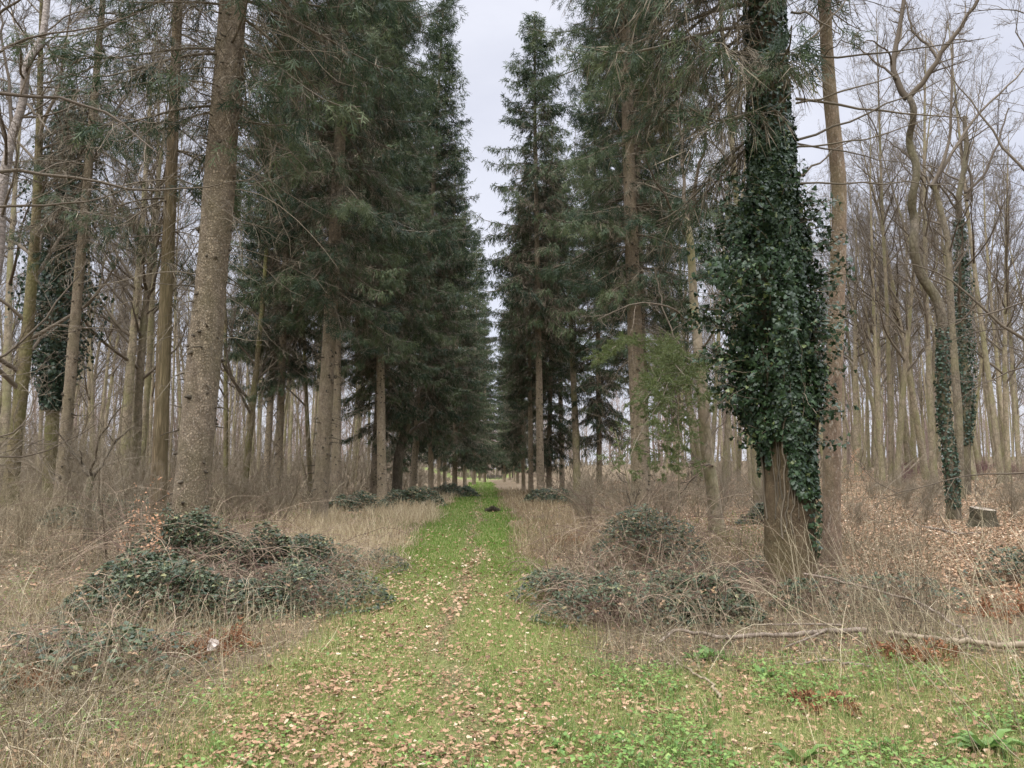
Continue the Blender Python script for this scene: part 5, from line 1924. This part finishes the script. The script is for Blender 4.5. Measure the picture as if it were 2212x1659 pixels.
def gate():
    d = 226.
    xl, xr = W(1056, 1030, d)[0], W(1090, 1030, d)[0]
    z = float(gz((xl + xr) / 2, d))
    o = thing('field_gate', 'dark wooden barred field gate closing the far end of the ride', 'gate', ((xl + xr) / 2, d, z))
    w = (xr - xl) / 2
    a = Acc()

    def box(ac, c, s, ang=0.):
        V = np.array([(i, j, k) for i in (-1, 1) for j in (-1, 1) for k in (-1, 1)]) * np.array(s) / 2
        ca, sa = math.cos(ang), math.sin(ang)
        V = np.stack([V[:, 0] * ca - V[:, 2] * sa, V[:, 1], V[:, 0] * sa + V[:, 2] * ca], 1) + np.array(c)
        ac.add(V, [(0, 1, 3, 2), (4, 6, 7, 5), (0, 4, 5, 1), (2, 3, 7, 6), (0, 2, 6, 4), (1, 5, 7, 3)])
    for zz_ in (.3, .52, .74, .96, 1.2):
        box(a, (0, 0, zz_), (2 * w, .06, .15))
    for xx in (-w + .08, w - .08):
        box(a, (xx, -.06, .75), (.14, .06, 1.1))
    part('bars', a.mesh('bars', M['gate_wood']), o)
    for sgn in (-1, 1):
        b2 = Acc()
        box(b2, (sgn * w * .5, .06, .75), (w * 1.02, .04, .1), sgn * .75)
        box(b2, (sgn * w * .5, .1, .75), (w * 1.02, .04, .1), -sgn * .75)
        part('brace', b2.mesh('brace', M['gate_wood']), o)
    for sgn, hh, ww, lb in ((-1, 1.5, .3, 'short dark gate post left of the field gate'), (1, 1.6, .45, 'thick dark gate post right of the field gate')):
        b3 = Acc()
        px = (xl + xr) / 2 + sgn * (w + .3)
        tubes(b3, *one([(0, 0, -.3), (0, 0, hh * .5), (0, 0, hh), (0, 0, hh + .08)], [ww / 2, ww / 2, ww / 2, ww / 4]), 8, cap=True)
        single('gate_post', b3.mesh('gate_post', M['gate_wood']), lb, 'post', (px, d, float(gz(px, d))), 'gate posts')


gate()

# trees at the far end by the gate
place_beech(BEE[2], base(1088, 205), 'lone pale trunk rising straight beside the far gate', 'trees by the gate', 1., 1., (0, 0), 1.6, 'bare_tree', 'bare tree')
o = thing('yew_tree', 'narrow dark evergreen column right of the far gate', 'yew tree', base(1107, 190))
ta = Acc()
P_, R_ = trunk_acc(ta, [(0, 0, -.3), (0, 0, 5), (0, 0, 13)], .2, .03, 77, 8, .6)
part('trunk', ta.mesh('trunk', M['dark_bark'], True), o)
r = np.random.default_rng(78)
n = 7000
zz = r.uniform(3., 13.5, n)
th = r.uniform(0, 2 * PI, n)
rr = 1.5 * np.sqrt(np.sin(np.clip((zz - 2.6) / 11.2, 0, 1) * PI)) * r.uniform(.3, 1.05, n) * (.6 + .6 * vnoise(th * 2, zz, 1.1, 79))
pv = np.stack([np.cos(th) * rr, np.sin(th) * rr, zz], 1)
X, Y, Z = axes(nrm(r.normal(size=(n, 3)) + np.array([0, 0, .4])), r)
ca = Acc()
scatter(ca, KITE_V, KITE_Q, None, pv, X, Y, Z, .2, .5, a=r.uniform(0, .6, n))
part('crown', ca.mesh('crown', M['needle']), o)

# ------------------------------------------------------------------ sky and light
SUN_EL, SUN_AZ = math.radians(48), math.radians(205)
w = bpy.data.worlds.new('World')
SC.world = w
w.use_nodes = True
nt = w.node_tree
nd, lk = nt.nodes, nt.links
nd.clear()
sky = nd.new('ShaderNodeTexSky')
sky.sky_type = 'NISHITA'
sky.sun_disc = False
sky.sun_elevation = SUN_EL
sky.sun_rotation = SUN_AZ
tc = nd.new('ShaderNodeTexCoord')
mp = nd.new('ShaderNodeMapping')
mp.inputs['Scale'].default_value = (1, 1, 2.4)
lk.new(tc.outputs['Generated'], mp.inputs['Vector'])
nz = nd.new('ShaderNodeTexNoise')
nz.inputs['Scale'].default_value = 2.2
nz.inputs['Detail'].default_value = 7
nz.inputs['Roughness'].default_value = .55
lk.new(mp.outputs[0], nz.inputs['Vector'])
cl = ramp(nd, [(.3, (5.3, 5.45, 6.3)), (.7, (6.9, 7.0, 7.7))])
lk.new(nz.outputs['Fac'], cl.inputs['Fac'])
# overcast zenith with a strong boost added out of view to brighten the ground
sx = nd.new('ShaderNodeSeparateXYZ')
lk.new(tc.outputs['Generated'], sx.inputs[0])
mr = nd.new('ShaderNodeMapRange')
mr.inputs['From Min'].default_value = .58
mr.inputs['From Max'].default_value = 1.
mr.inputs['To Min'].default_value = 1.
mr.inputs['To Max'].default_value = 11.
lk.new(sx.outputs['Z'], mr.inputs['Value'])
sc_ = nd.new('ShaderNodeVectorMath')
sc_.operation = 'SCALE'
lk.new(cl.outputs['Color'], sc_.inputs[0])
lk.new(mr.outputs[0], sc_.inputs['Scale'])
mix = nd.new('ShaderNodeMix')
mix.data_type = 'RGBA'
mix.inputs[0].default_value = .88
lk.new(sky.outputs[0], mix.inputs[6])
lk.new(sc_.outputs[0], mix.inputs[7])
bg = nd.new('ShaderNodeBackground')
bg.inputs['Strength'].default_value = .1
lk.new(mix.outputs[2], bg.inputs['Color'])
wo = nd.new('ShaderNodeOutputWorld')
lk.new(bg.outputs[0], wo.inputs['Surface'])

sl = bpy.data.lights.new('sun', 'SUN')
sl.energy = 1.5
sl.angle = math.radians(25)
sl.color = (1., .96, .9)
so = bpy.data.objects.new('sun', sl)
COL.objects.link(so)
# sun_rotation is measured from +Y towards +X
dv = Vector((math.sin(SUN_AZ) * math.cos(SUN_EL), math.cos(SUN_AZ) * math.cos(SUN_EL), math.sin(SUN_EL)))
so.rotation_euler = dv.to_track_quat('Z', 'Y').to_euler()
so.location = dv * 60

cam = bpy.data.cameras.new('camera')
cam.sensor_width = 36
cam.lens = FD / 2212 * 36
cam.clip_start = .05
cam.clip_end = 4000
co = bpy.data.objects.new('camera', cam)
COL.objects.link(co)
co.location = (0, 0, CAM_H)
co.rotation_euler = (math.pi / 2 + PITCH, 0, 0)
SC.camera = co

SC.view_settings.view_transform = 'Standard'
SC.view_settings.look = 'None'
SC.view_settings.gamma = 1
SC.view_settings.exposure = 0.5
SC.cycles.max_bounces = 5
SC.cycles.diffuse_bounces = 4
SC.cycles.glossy_bounces = 2
SC.cycles.transmission_bounces = 2
SC.cycles.use_denoising = True
